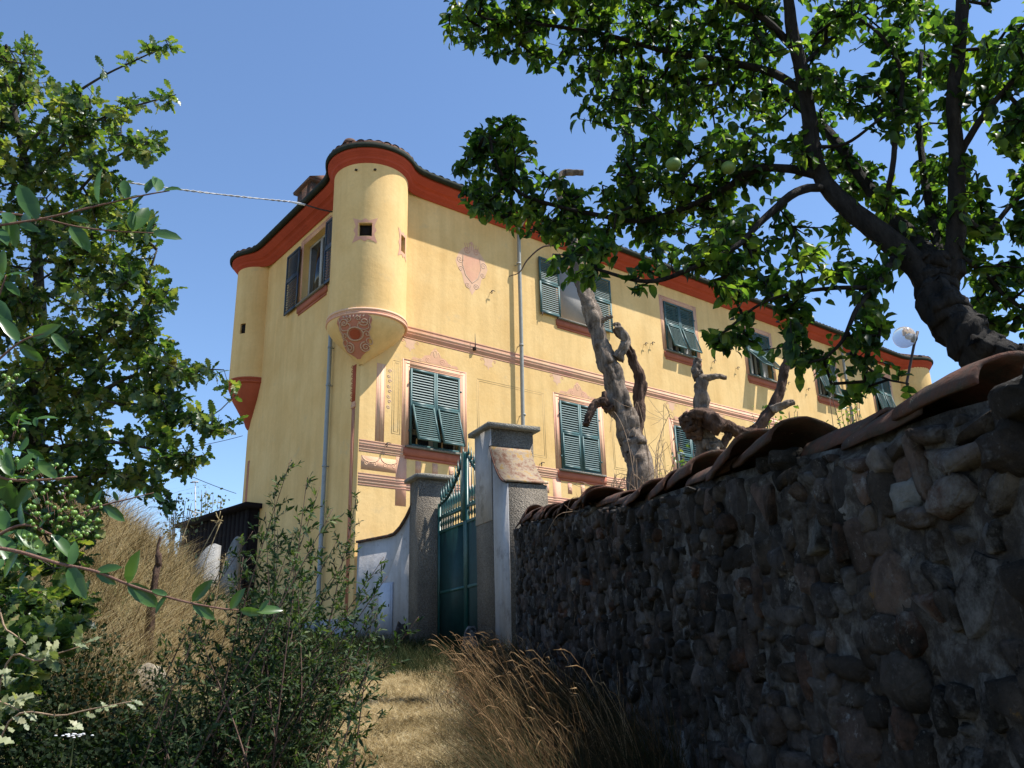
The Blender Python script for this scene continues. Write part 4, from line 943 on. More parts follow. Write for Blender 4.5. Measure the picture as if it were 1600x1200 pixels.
def put_tile(s, L=1.0, wd=1.0, ht=1.0, lift=0, yaw_=0, roll_=0, pit=0):
    zt = float(wall_top(s+.2))+.03+lift; sl = math.atan2(float(wall_top(s+.5)-wall_top(s)), .5)
    o = bpy.data.objects.new('ridge_tile', tms[rs.randrange(6)]); COL.objects.link(o); o.parent = swall
    loc = np.array([WA[0], WA[1], 0])+WD3*s+WN3*(-.15+rs.uniform(-.04,.04))+z1_*(zt+rs.uniform(-.015,.025))
    q_ = Vector((*(WD*math.cos(sl)), math.sin(sl))).to_track_quat('X', 'Z').to_matrix()
    o.matrix_local = Matrix.Translation(Vector(loc-so)) @ (Matrix.Rotation(yaw_+rs.uniform(-.14,.14), 3, 'Z')@q_).to_4x4() @ Matrix.Rotation(roll_+rs.uniform(-.16,.10), 4, 'X') @ Matrix.Rotation(pit-.07+rs.uniform(-.06,.04), 4, 'Y') @ Matrix.Diagonal((L, wd, ht, 1))
s = -.12
while s < 7.85: put_tile(s, rs.uniform(.92,1.05), rs.uniform(.9,1.08), rs.uniform(.75,1.1)); s += rs.uniform(.37,.46)
put_tile(8.20, .95, .78, .75, 0, 0, 0); put_tile(8.62, .90, .86, .80, .0, -.06, -.02); put_tile(8.98, .72, .92, .82, .015, .08, -.05)
me, V, Fs = proto[2]
for (px, py, Yd, w_, h_) in ((1588, 622, 2.02, .17, .13), (1570, 700, 2.08, .15, .14), (1215, 720, 3.45, .15, .10), (1190, 728, 3.62, .10, .08), (1640, 600, 1.93, .14, .12), (1690, 600, 1.85, .16, .12), (1750, 600, 1.75, .17, .13)):
    o = bpy.data.objects.new('stone', me); COL.objects.link(o); o.parent = swall; q = P(px, py, Yd); q = q-WN3*0.04; o.location = q-so; o.scale = (w_, w_*1.2, h_); o.rotation_euler = (0, rs.uniform(-.3,.3), rs.uniform(0,3))

# ------------------------------------------------------------------ leaves, twigs and trees
def leaf_simple(L=1.0, W=.5, fold=.12, curl=.12, n=4):
    V = [(0,0,0)]; ts = [.18,.46,.78]; ws = [.36,.5,.36]
    for t, w_ in zip(ts, ws): V += [(t*L, -w_*W, fold*w_*W*2-curl*t*t*L), (t*L, 0, -curl*t*t*L), (t*L, w_*W, fold*w_*W*2-curl*t*t*L)]
    V.append((L, 0, -curl*L*1.15))
    Fs = [(0,2,1),(0,3,2),(1,2,5,4),(2,3,6,5),(4,5,8,7),(5,6,9,8),(7,8,10),(8,9,10)]
    V = V+[]; return np.array(V, float), Fs
def leaf_oak(L=1.0, W=.55, curl=.15):
    t = [0,.10,.20,.28,.36,.46,.54,.64,.72,.82,.88,.95]; w_ = [.03,.08,.26,.15,.40,.24,.50,.30,.46,.24,.28,.10]
    V = []; 
    for a, b in zip(t, w_): z = -curl*a*a*L; V += [(a*L, -b*W, z+.10*b*W+.03*math.sin(a*23)), (a*L, 0, z), (a*L, b*W, z+.10*b*W+.03*math.cos(a*19))]
    V.append((L, 0, -curl*L)); n_ = len(t); Fs = []
    for i in range(n_-1): Fs += [(3*i, 3*i+1, 3*i+4, 3*i+3), (3*i+1, 3*i+2, 3*i+5, 3*i+4)]
    e = 3*(n_-1); Fs += [(e, e+1, 3*n_), (e+1, e+2, 3*n_)]
    return np.array(V, float), Fs
def frames(d, up):      # rows of leaf axes from direction and face normal
    d = d/np.linalg.norm(d, axis=1)[:, None]; b = np.cross(up, d); b /= np.linalg.norm(b, axis=1)[:, None]+1e-9; n_ = np.cross(d, b); return np.stack([d, b, n_], -1)
def bake(base, pos, A, size):
    V, Fs = base; N, k = len(pos), len(V)
    W_ = np.einsum('nij,kj->nki', A*np.asarray(size)[:, None, None], V)+pos[:, None, :]
    tri = []; 
    for f in Fs: tri.append(f if len(f) == 4 else (f[0], f[1], f[2], f[2]))
    out = []
    for off_ in (0,):
        F3 = [f for f in Fs if len(f) == 3]; F4 = [f for f in Fs if len(f) == 4]
    tris = [f for f in F3]+[(f[0], f[1], f[2]) for f in F4]+[(f[0], f[2], f[3]) for f in F4]
    T3 = (np.array(tris)[None]+(np.arange(N)*k)[:, None, None]).reshape(-1, 3)
    return W_.reshape(-1, 3), T3
def foliage(parent, off, name, base, mat, pos, A, size, singles=290, stuff_name='foliage'):
    d = np.array([CM.T@q for q in pos]); x = 800+F*d[:, 0]/-d[:, 2]; y = 600-F*d[:, 1]/-d[:, 2]
    vis = (d[:, 2] < -.2) & (x > -20) & (x < 1620) & (y > -20) & (y < 1220)
    area = np.where(vis, np.asarray(size)**2*np.abs(A[:, :, 2]@np.array([0,1,0]) if False else 1)/(d[:, 2]**2), 0)
    order = np.argsort(-area); sg = order[:singles] if singles else order[:0]; rest = order[len(sg):]
    sg = [i for i in sg if vis[i]]
    me = fast_mesh(name, base[0], [f for f in base[1]], True); me.materials.append(M[mat])
    for i in sg:
        o = bpy.data.objects.new(name, me); COL.objects.link(o); o.parent = parent
        Mm = Matrix(A[i]*size[i]).to_4x4(); Mm.translation = Vector(pos[i]-off); o.matrix_local = Mm
    if len(rest):
        V, T3 = bake(base, pos[rest], A[rest], np.asarray(size)[rest]); link(stuff_name, fast_mesh(stuff_name, V-off, T3, True), mat, parent, kind='stuff')
def grow(skel, targets, jit=.25, r_leaf=.0022, rmax=.02):
    """Attach every target to the nearest point of what has grown so far; returns twig segments and the direction of each tip."""
    nodes = [np.asarray(q, float) for q in skel]; n0 = len(nodes); par = [-1]*n0; arr = np.array(nodes)
    tg_ = list(targets); d0 = [np.min(np.linalg.norm(arr-t, axis=1)) for t in tg_]; order = np.argsort(d0); tips = {}
    for oi_ in order:
        t = tg_[oi_]; dd = np.linalg.norm(arr-t, axis=1); j = int(np.argmin(dd)); D = dd[j]; seg = max(1, int(D/.10)); prev = j; a = arr[j]; new = []
        bend = rng.normal(0, jit*.12*D, 3)+np.array([0,0,.06*D])
        for q in range(1, seg+1):
            u = q/seg; pnt = a+(t-a)*u+bend*math.sin(math.pi*u); nodes.append(pnt); par.append(prev); new.append(pnt); prev = len(nodes)-1
        arr = np.vstack([arr, new]); tips[oi_] = prev
    w_ = np.zeros(len(nodes))
    for i in tips.values(): w_[i] += 1
    for i in range(len(nodes)-1, n0-1, -1):
        if par[i] >= 0: w_[par[i]] += w_[i]
    return arr, par, w_, n0, tips
def twigs_mesh(arr, par, w_, n0, r_leaf, rmax, n=4):
    Vs, Fs, c = [], [], 0; ring = np.arange(n)*2*np.pi/n
    A_, B_, ra, rb = [], [], [], []
    for i in range(n0, len(arr)):
        j = par[i]; A_.append(arr[j]); B_.append(arr[i]); ra.append(min(rmax, r_leaf*math.sqrt(w_[i] if j < n0 else w_[j]+.3)*1.0)); rb.append(min(rmax, r_leaf*math.sqrt(w_[i])))
    A_, B_, ra, rb = map(np.array, (A_, B_, ra, rb)); d = B_-A_; d /= np.linalg.norm(d, axis=1)[:, None]+1e-9
    up = np.where(np.abs(d[:, 2:3]) < .9, np.array([[0,0,1.]]), np.array([[1.,0,0]])); a = np.cross(d, up); a /= np.linalg.norm(a, axis=1)[:, None]; b = np.cross(d, a)
    ca, sa = np.cos(ring), np.sin(ring); rg = a[:, None, :]*ca[None, :, None]+b[:, None, :]*sa[None, :, None]
    V = np.concatenate([A_[:, None]+rg*ra[:, None, None], B_[:, None]+rg*rb[:, None, None]], 1); N = len(A_)
    q = np.array([(i, (i+1)%n, n+(i+1)%n, n+i) for i in range(n)]); Q = (q[None]+(np.arange(N)*2*n)[:, None, None]).reshape(-1, 4)
    return V.reshape(-1, 3), Q
def in_poly(x, y, poly):
    x, y = np.asarray(x), np.asarray(y); r = np.zeros(x.shape, bool); n_ = len(poly); j = n_-1
    for i in range(n_):
        xi, yi = poly[i]; xj, yj = poly[j]; r ^= ((yi > y) != (yj > y)) & (x < (xj-xi)*(y-yi)/(yj-yi+1e-9)+xi); j = i
    return r
def branch(mb, pts, r0, r1, n=8, k=5, wob=.25):
    q = spline([t_ if isinstance(t_, np.ndarray) else P(*t_) for t_ in pts], k); t_ = np.linspace(0, 1, len(q))
    q = q+rng.normal(0, .035, q.shape)*np.linspace(r0, r1, len(q))[:, None]
    mb.tube(q, r0+(r1-r0)*t_**.8, n, wob=wob, wseed=rng.uniform(0, 50)); return list(q)

# apple tree leaning over the wall
A0 = P(1700, 650, 2.75); A0[2] = float(gz(A0[0], A0[1]))-.05
apple = thing('apple_tree', A0, 'old apple tree leaning over the stone wall, dark crooked trunk, leafy crown with green apples', 'tree')
sk = []; tm = MB()
branch(tm, [A0, A0+np.array([-.02,0,.15]), (1660,605,2.74), (1600,580,2.76), (1545,556,2.8), (1505,525,2.85), (1476,480,2.9), (1466,440,2.95), (1466,405,2.95)], .090, .074, 24, 10, .40)
tm.build('trunk', 'apple_bark', apple, A0, smooth=True)
BR = [([(1458,450,2.95),(1425,410,2.97),(1375,365,3.0),(1325,325,3.05),(1288,285,3.1),(1272,240,3.1),(1266,185,3.1),(1252,110,3.05),(1238,50,3.0),(1228,-40,2.95)], .052, .024),
 ([(1468,415,2.97),(1430,375,3.1),(1385,330,3.2),(1345,275,3.3),(1305,220,3.4),(1270,185,3.5),(1200,130,3.6)], .040, .016),
 ([(1482,430,2.93),(1494,360,2.9),(1496,290,2.88),(1493,215,2.85),(1490,150,2.8),(1500,60,2.75),(1506,-40,2.7)], .040, .022),
 ([(1470,420,3.0),(1460,360,3.1),(1448,300,3.2),(1440,240,3.25),(1434,170,3.3),(1440,80,3.3)], .024, .010),
 ([(1280,275,3.1),(1235,264,3.15),(1180,264,3.2),(1140,290,3.3),(1070,325,3.4),(1000,345,3.45),(930,335,3.5),(870,322,3.5),(810,300,3.45),(775,255,3.4),(765,210,3.4)], .022, .006),
 ([(1292,292,3.1),(1245,300,3.0),(1195,340,2.95),(1150,385,2.9),(1080,420,2.9),(1010,440,3.0),(930,420,3.1)], .020, .006),
 ([(1262,150,3.08),(1210,115,3.2),(1130,95,3.3),(1040,80,3.4),(950,55,3.4),(860,40,3.4),(760,30,3.3)], .022, .006),
 ([(1245,80,3.05),(1180,20,3.0),(1100,-10,3.0),(980,-30,3.1),(850,-30,3.2)], .018, .006),
 ([(1380,330,3.0),(1395,260,2.9),(1400,200,2.9),(1410,120,2.85),(1380,60,2.8),(1330,20,2.8)], .014, .006),
 ([(1395,405,2.97),(1375,440,2.85),(1340,480,2.8),(1318,530,2.8),(1290,560,2.85)], .014, .005),
 ([(1360,450,2.83),(1300,450,2.8),(1230,460,2.85),(1180,480,2.9),(1130,520,2.95)], .010, .004),
 ([(1325,520,2.8),(1340,560,2.9),(1380,590,3.0),(1420,600,3.05)], .008, .003),
 ([(1495,250,2.88),(1530,190,2.8),(1580,130,2.7),(1640,80,2.6)], .016, .008),
 ([(1497,330,2.9),(1540,360,3.0),(1580,320,3.0),(1640,260,3.0)], .013, .007),
 ([(1500,400,2.95),(1540,430,3.1),(1580,470,3.1),(1640,500,3.1)], .012, .006),
 ([(1268,230,3.1),(1320,225,3.0),(1370,190,2.9),(1400,170,2.8)], .010, .004),
 ([(1255,100,3.05),(1300,60,3.1),(1340,30,3.1),(1400,0,3.1)], .010, .004)]
bmb = MB()
for pts, r0, r1 in BR: sk += branch(bmb, pts, r0, r1, 8, 5)
bmb.build('branches', 'apple_bark', apple, A0, smooth=True)
hull = [(690,-60),(700,70),(748,82),(830,105),(885,125),(900,190),(940,180),(965,230),(955,275),(925,300),(880,280),(845,280),(838,225),(815,180),(770,180),(710,240),(728,330),(790,350),(850,370),(870,440),(900,455),(960,430),(1000,465),(1060,420),(1110,432),(1160,500),(1105,530),(1130,560),(1180,545),(1250,575),(1330,620),(1400,612),(1425,590),(1415,520),(1390,470),(1420,420),(1440,450),(1500,450),(1530,500),(1600,540),(1680,560),(1680,-60)]
gaps = [(1308,100,42,24),(1345,110,28,30),(1345,205,52,40),(1420,210,18,34),(1300,330,32,28),(1420,455,30,50),(1525,205,24,44),(1165,305,26,18),(1160,190,12,12),(900,215,60,30),(1340,370,22,22),(1445,500,40,60),(1215,300,22,14),(1080,255,14,10),(1550,235,26,26),(1400,265,20,26), (1412,535,44,50), (1280,510,30,22), (1205,520,26,20), (1340,580,24,18), (890,235,45,30),(1240,420,26,12),(1360,150,24,16)]
cx = rng.uniform(690, 1680, 14000); cy = rng.uniform(-60, 620, 14000); ok = in_poly(cx, cy, hull)
for gx, gy, gw, gh in gaps: ok &= ((cx-gx)/gw)**2+((cy-gy)/gh)**2 > .62
nz_ = np.array([mnoise.noise(Vector((a/38, b/38, 3.3))) for a, b in zip(cx, cy)]); ok &= nz_ > np.where(cy > 400, .0, np.where(cx > 1200, -.05, -.42))
cx, cy = cx[ok], cy[ok]; sel = rng.permutation(len(cx))[:2450]; cx, cy = cx[sel], cy[sel]
ska = np.array(sk); tg = []
for a, b in zip(cx, cy):
    q = P(a, b, 1.0); q = q/q[1]; t_ = ska@q/(q@q); dist = np.linalg.norm(ska-t_[:, None]*q, axis=1); j = int(np.argmin(dist)); Yd = t_[j]+rng.normal(.14 if dist[j] < .15 else .0, .10+.35*min(dist[j], .6)); tg.append(q*max(Yd, 1.9))
for _ in range(420):  # added leaf mass above the view, put there to shade the lower left bank
    q = rng.normal(0, 1, 3); q = q/np.linalg.norm(q)*rng.uniform(.2, 1)**.5; tg.append(np.array([.62, 4.1, 5.0])+q*np.array([1.05, 1.8, .5]))
sk += [P(1228,-40,2.95)+np.array([0,.05,.3])*k_ +np.array([-.12,0,0])*k_ for k_ in range(1, 7)]  # anchor points for the twigs of that added overhead crown
arr, par, w_, n0, tips = grow(sk, tg)
V, Q = twigs_mesh(arr, par, w_, n0, .0019, .009); link('twigs', fast_mesh('twigs', V-A0, Q, True), 'apple_bark', apple, kind='stuff')
def leaves_on(arr, par, tips, per, back, size, droop, spread=1.0, rs_=rng):
    pos, dr, up, sz = [], [], [], []
    for k, i in tips.items():
        j = par[i]; d = arr[i]-arr[j] if j >= 0 else np.array([0,0,1.]); L = np.linalg.norm(d)+1e-6; d = d/L
        for q in range(per):
            u = rs_.uniform(0, back); p = arr[i]-d*u; a = rs_.uniform(0, 2*math.pi); r_ = rs_.normal(0, 1, 3); r_ -= d*(r_@d); r_ /= np.linalg.norm(r_)+1e-9
            v = d*rs_.uniform(-.1, .9)+r_*spread+np.array([0,0,-droop])+rs_.normal(0, .25, 3); v /= np.linalg.norm(v)
            pos.append(p+rs_.normal(0, .006, 3)); dr.append(v); up.append(np.array([0,0,1.])*rs_.uniform(.3, 1.2)+rs_.normal(0, .55, 3)); sz.append(size*rs_.uniform(.62, 1.18))
    pos, dr, up = np.array(pos), np.array(dr), np.array(up); A = frames(dr, up); return pos, A, np.array(sz)
pos, A, sz = leaves_on(arr, par, tips, 7, .11, .053, .35)
foliage(apple, A0, 'leaf', leaf_simple(1, .60, .30, .34), 'apple_leaf', pos, A, sz, 290, 'foliage')
V, Fs = sphere(.031, 14, 10); V = V*np.array([1,1,.92]); am = fast_mesh('apple', V, Fs, True); am.materials.append(M['apple_skin'])
for px, py, Yd in ((1052,257,2.85), (1138,262,3.05), (1096,100,3.2), (1180,150,3.4)):
    o = bpy.data.objects.new('apple', am); COL.objects.link(o); o.parent = apple; o.location = Vector(P(px, py, Yd)-A0); o.scale = (1.0,1.0,.95)

# oak scrub on the left bank
O0 = np.array([-3.2, 4.6, float(gz(-3.2, 4.6))-.05]); oak = thing('oak_tree', O0, 'young oak on the left bank with lobed sunlit leaves, filling the left edge', 'tree')
sk = []; tm = MB(); top = P(40, 260, 4.4)
branch(tm, [O0, O0+np.array([.05,.0,.5]), (30,760,4.5), (60,600,4.45), (60,420,4.4), (40,260,4.4), (10,120,4.4)], .07, .015, 10, 6, .3)
tm.build('trunk', 'oak_bark', oak, O0, smooth=True)
bmb = MB(); OB = [([(60,600,4.45),(140,540,4.3),(210,480,4.2),(235,420,4.1),(245,390,4.1)], .018, .004), ([(50,420,4.4),(100,330,4.3),(160,260,4.2),(230,220,4.1)], .016, .004),
 ([(40,300,4.4),(110,215,4.3),(170,180,4.2),(230,160,4.1),(275,148,4.0)], .015, .003), ([(30,250,4.4),(90,170,4.3),(150,125,4.2),(210,95,4.1),(268,68,4.0)], .013, .003),
 ([(20,180,4.4),(30,110,4.4),(10,70,4.4)], .010, .003), ([(60,600,4.45),(150,610,4.3),(200,590,4.2),(260,575,4.1),(350,578,4.0)], .018, .003),
 ([(60,650,4.45),(150,640,4.3),(240,610,4.2),(290,650,4.1),(340,672,4.0),(365,660,4.0)], .014, .003), ([(80,700,4.45),(160,690,4.3),(230,700,4.2),(280,715,4.1),(320,712,4.0)], .014, .003),
 ([(70,760,4.45),(150,740,4.3),(210,745,4.2),(260,785,4.1)], .012, .003), ([(100,640,4.4),(170,560,4.2),(220,500,4.1),(245,455,4.0),(265,460,4.0)], .010, .003),
 ([(-60,560,4.4),(0,480,4.3),(60,440,4.2),(120,400,4.1)], .015, .004), ([(-60,300,4.3),(0,200,4.3),(60,130,4.3)], .012, .004),
 ([(60,800,4.4),(100,860,4.0),(130,940,3.8)], .012, .004), ([(-60,900,4.2),(0,930,3.9),(60,960,3.6),(90,1000,3.4)], .012, .004), ([(-80,1050,3.8),(0,1060,3.5),(30,1090,3.4)], .01, .004)]
for pts, r0, r1 in OB: sk += branch(bmb, pts, r0, r1, 6, 4)
bmb.build('branches', 'oak_bark', oak, O0, smooth=True)
ohull = [(-60,40),(45,55),(60,100),(75,125),(130,130),(150,150),(200,165),(200,210),(230,215),(255,225),(240,245),(180,240),(195,290),(245,350),(230,385),(190,380),(180,395),(215,400),(230,430),(265,455),(270,480),(240,500),(250,540),(280,560),(320,580),(280,620),(330,650),(360,665),(350,680),(280,672),(250,700),(320,705),(320,735),(260,735),(270,780),(230,770),(185,760),(150,805),(150,850),(105,900),(140,950),(110,1000),(60,1040),(30,1120),(-60,1200)]
def sample(hull, n, keep, thr, sc_=50, seed=1.0):
    h = np.array(hull); x = rng.uniform(h[:, 0].min(), h[:, 0].max(), n); y = rng.uniform(h[:, 1].min(), h[:, 1].max(), n); ok = in_poly(x, y, hull)
    ok &= np.array([mnoise.noise(Vector((a/sc_, b/sc_, seed))) for a, b in zip(x, y)]) > thr; x, y = x[ok], y[ok]; s_ = rng.permutation(len(x))[:keep]; return x[s_], y[s_]
cx, cy = sample(ohull, 11000, 2000, -.26, 34, 7.7)
ex = [(258,62),(268,80),(250,75),(235,85),(230,70),(215,90),(200,92),(160,105),(270,140),(258,150),(262,165),(240,160),(215,150),(222,172),(200,165),(180,172),(248,215),(235,205),(260,475),(255,455),(270,450),(235,480),(243,420),(215,405),(200,410),(270,535),(320,575),(300,572),(340,585),(358,605),(345,640),(330,650),(310,640),(365,655),(350,668),(300,700),(318,715),(305,728),(290,710),(262,775),(250,790),(270,780),(240,760),(290,618),(278,610),(310,660),(370,615)]
cx = np.concatenate([cx, [a for a, b in ex]]); cy = np.concatenate([cy, [b for a, b in ex]])
ska = np.array(sk); tg = []
for a, b in zip(cx, cy):
    q = P(a, b, 1.0); t_ = ska@q/(q@q); dist = np.linalg.norm(ska-t_[:, None]*q, axis=1); j = int(np.argmin(dist)); tg.append(q*(t_[j]+rng.normal(0, .10+.3*min(dist[j], .6))))
arr, par, w_, n0, tips = grow(sk, tg)
V, Q = twigs_mesh(arr, par, w_, n0, .0020, .010); link('twigs', fast_mesh('twigs', V-O0, Q, True), 'oak_bark', oak, kind='stuff')
pos, A, sz = leaves_on(arr, par, tips, 7, .08, .078, .1)
foliage(oak, O0, 'leaf', leaf_oak(), 'oak_leaf', pos, A, sz, 290, 'foliage')

# privet with sprays and berries, close to the camera at the left edge
V0 = np.array([-1.5, 1.55, float(gz(-1.5, 1.55))]); privet = thing('privet_bush', V0, 'near privet bush with long leafy sprays and clusters of green berries', 'bush')
pm = MB(); lp, ld, lu, ls = [], [], [], []
def spray(pts, r0, r1, leaves, Y_, size=.042):
    q = spline([P(a, b, c) for a, b, c in pts], 5); pm.tube(q, np.linspace(r0, r1, len(q)), 6)
    for (ax, ay, bx, by) in leaves:          # from its foot to its tip
        a, b = P(ax, ay, Y_), P(bx, by, Y_); d = b-a; L = np.linalg.norm(d); d = d/L+np.array([0, rng.uniform(-.45, .45), 0])
        lp.append(a); ld.append(d); lu.append(np.array([rng.uniform(-.6,.6), -.8+rng.uniform(-.3,.3), rng.uniform(-.2,.7)])); ls.append(L*rng.uniform(1.0, 1.15))
spray([(-60,362,1.5),(0,352,1.5),(70,341,1.5),(150,322,1.5),(225,305,1.5),(265,298,1.5)], .0030, .0012,
 [(255,298,284,296),(245,300,238,262),(228,303,240,270),(225,306,205,325),(200,312,192,280),(195,314,214,300),(155,318,165,272),(112,336,132,308),(110,340,136,345),(60,345,38,296),(50,348,20,315),(30,350,60,360),(20,352,0,322),(-10,355,20,385),(75,343,84,335)], 1.5)
spray([(-60,325,1.55),(0,332,1.55),(60,340,1.55),(120,354,1.55),(180,361,1.55),(240,364,1.55)], .0026, .001,
 [(235,364,278,362),(232,362,242,332),(210,360,226,318),(208,360,205,330),(170,358,160,344),(165,358,195,352),(110,352,138,388),(60,340,30,330),(10,333,20,380),(0,333,-20,300)], 1.55)
spray([(-60,850,1.35),(20,860,1.35),(90,880,1.35),(150,893,1.35),(205,915,1.35),(280,938,1.35),(340,950,1.35),(372,953,1.35)], .0036, .0013,
 [(360,953,382,922),(375,953,408,958),(405,956,420,938),(400,956,440,950),(300,940,330,910),(300,942,332,966),(262,930,245,958),(262,930,240,922),(200,912,224,862),(198,912,240,945),(150,893,178,912),(150,893,185,885),(108,885,138,935),(110,885,118,845),(60,870,28,860),(58,872,80,868),(30,862,0,900)], 1.35)
spray([(-60,700,1.6),(0,745,1.6),(60,750,1.6),(120,745,1.6)], .0035, .002, [(20,746,0,700),(60,750,30,790),(40,750,70,730),(90,748,60,720),(0,745,20,800)], 1.6)
spray([(120,805,1.7),(160,790,1.7),(200,780,1.7),(240,770,1.7)], .0025, .001, [(150,793,152,763),(185,783,178,768),(212,778,214,762),(225,774,226,760),(240,770,255,782),(160,790,190,812)], 1.7)
spray([(-60,880,1.5),(0,835,1.5),(40,820,1.5),(80,835,1.5)], .0035, .002, [(10,832,-10,790),(20,828,60,860),(40,820,20,780),(60,828,90,800),(80,835,110,870),(0,835,30,880)], 1.5)
spray([(-60,620,1.6),(0,560,1.6),(40,530,1.6),(80,520,1.6)], .003, .0015, [(0,560,-20,520),(30,535,10,500),(50,528,90,510),(80,520,100,545),(30,538,60,560)], 1.6)
spray([(-60,560,1.6),(-10,480,1.6),(10,430,1.6)], .003, .0015, [(0,450,-20,480),(10,430,40,425),(8,440,30,460),(0,440,-20,400),(5,430,10,395),(-10,470,20,500)], 1.6)
pm.build('stems', 'red_twig', privet, V0, smooth=True, kind='stuff')
# extra leaves packed at the left edge
for _ in range(70):
    a, b = rng.uniform(-60, 60), rng.uniform(640, 900); q = P(a, b, rng.uniform(1.5, 1.9)); lp.append(q); ld.append(rng.normal(0, 1, 3)); lu.append(np.array([0,-.5,1])+rng.normal(0, .5, 3)); ls.append(rng.uniform(.03, .045))
foliage(privet, V0, 'leaf', leaf_simple(1, .40, .20, .10), 'privet_leaf', np.array(lp), frames(np.array(ld), np.array(lu)), np.array(ls), 290)
V, Fs = sphere(.0042, 8, 6); bme = fast_mesh('berry', V, Fs, True); bme.materials.append(M['berry_skin']); bst = MB(); nb_ = 0
for px, py, rx, ry, Yd, n_ in ((10,690,30,40,1.6,16), (28,735,24,20,1.6,14), (75,742,40,18,1.65,22), (85,800,42,40,1.5,44), (125,795,34,24,1.6,26), (40,845,20,12,1.5,8), (25,590,20,18,1.65,10), (140,830,16,14,1.6,8)):
    c_ = P(px, py+ry, Yd)
    for _ in range(n_):
        q = P(px+rng.uniform(-rx, rx), py+rng.uniform(-ry, ry), Yd+rng.uniform(-.04, .04)); o = bpy.data.objects.new('berry', bme); COL.objects.link(o); o.parent = privet; o.location = Vector(q-V0); s_ = rng.uniform(.75, 1.2); o.scale = (s_,)*3
        bst.tube([q+(c_-q)*.35, q], .0006, 3)
bst.build('berry_stalks', 'red_twig', privet, V0, kind='stuff')

# pale leaved sprays in the lower left corner
def small_spray(name, base_px, tip_px, Yd, n_leaf, lab, mat, size, cat='plant'):
    B = P(*base_px, Yd); B0 = B.copy(); B0[2] = float(gz(B[0], B[1])); t_ = thing(name, B0, lab, cat); mb = MB()
    q = spline([B0, (B0+B)/2+np.array([.03,0,0]), B, P((base_px[0]+tip_px[0])/2, (base_px[1]+tip_px[1])/2-8, Yd), P(*tip_px, Yd)], 6); mb.tube(q, np.linspace(.004, .0012, len(q)), 5); mb.build('stem', 'dry_stem', t_, B0, smooth=True)
    L = len(q); pos = []; 
    for k in range(n_leaf): pos.append(q[int(L*(.45+.55*k/n_leaf))]+rng.normal(0, .012, 3))
    pos = np.array(pos); d = rng.normal(0, .6, pos.shape)+np.array([.6,-.1,.2]); up = rng.normal(0, .4, pos.shape)+np.array([.4,-.5,.7])
    foliage(t_, B0, 'leaf', leaf_oak(1, .5), mat, pos, frames(d, up), rng.uniform(.7, 1.2, len(pos))*size, 290)
small_spray('oak_sprout', (0,1070), (125,1010), 1.9, 22, 'pale sunlit oak sprout low at the left edge, pointing right', 'pale_leaf', .045)
small_spray('oak_sprout', (0,1155), (210,1095), 2.1, 18, 'long thin oak sprout just above the lower left corner', 'pale_leaf', .036)
small_spray('oak_sprout', (-20,980), (40,1005), 1.8, 10, 'small green sprout at the left edge above the pale oak sprout', 'oak_leaf', .04)
small_spray('oak_sprout', (-30,1100), (30,1110), 1.7, 14, 'tuft of pale leaves at the left edge between the two sprouts', 'pale_leaf', .04)

# ivy and bramble mass on the shaded bank, lower left
def undergrowth(name, lab, cat, region, Y0, Y1, n, mat, size, kind='stuff', lift=.5):
    pts = []
    while len(pts) < n:
        a, b = rng.uniform(region[0], region[1]), rng.uniform(region[2], region[3]); Yd = rng.uniform(Y0, Y1); q = P(a, b, Yd); zg = float(gz(q[0], q[1]))
        if zg-.05 < q[2] < zg+lift: pts.append(q)
    pos = np.array(pts); d = rng.normal(0, 1, pos.shape); up = rng.normal(0, .6, pos.shape)+np.array([.2,-.2,.9]); V, T3 = bake(leaf_simple(1, .8, .15, .2), pos, frames(d, up), rng.uniform(.6, 1.2, n)*size)
    o = link(name, fast_mesh(name, V, T3, True), mat); tag(o, lab, cat, kind=kind); return o
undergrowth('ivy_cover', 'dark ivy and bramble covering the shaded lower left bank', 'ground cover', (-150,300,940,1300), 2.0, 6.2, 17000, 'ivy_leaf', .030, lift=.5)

# wormwood bush in the centre left foreground
H0 = np.array([-1.75, 5.0, float(gz(-1.75, 5.0))]); herb = thing('wormwood_bush', H0, 'tall feathery dark green wormwood bush beside the path, in front of the villa end wall', 'bush')
tips_px = [(455,715),(430,745),(480,745),(500,760),(520,795),(560,765),(555,840),(600,870),(605,900),(585,930),(590,955),(415,800),(395,830),(380,870),(360,905),(340,930),(318,960),(300,990),(285,1020),(270,1060),(260,1100),(500,850),(540,900),(460,830),(430,870),(520,960),(555,985),(480,930),(410,930),(370,990),(560,1020),(450,1000),(330,1060),(520,1040),(400,1080),(300,1120),(470,1090),(350,1130),(530,1090),(420,1150),(290,1160),(480,1150),(545,1060),(495,1010)]
hm = MB(); pos, dr, sz_ = [], [], []
tips_px += [(a+rng.normal(0, 24), b+abs(rng.normal(0, 45))+20) for a, b in tips_px if b > 780]
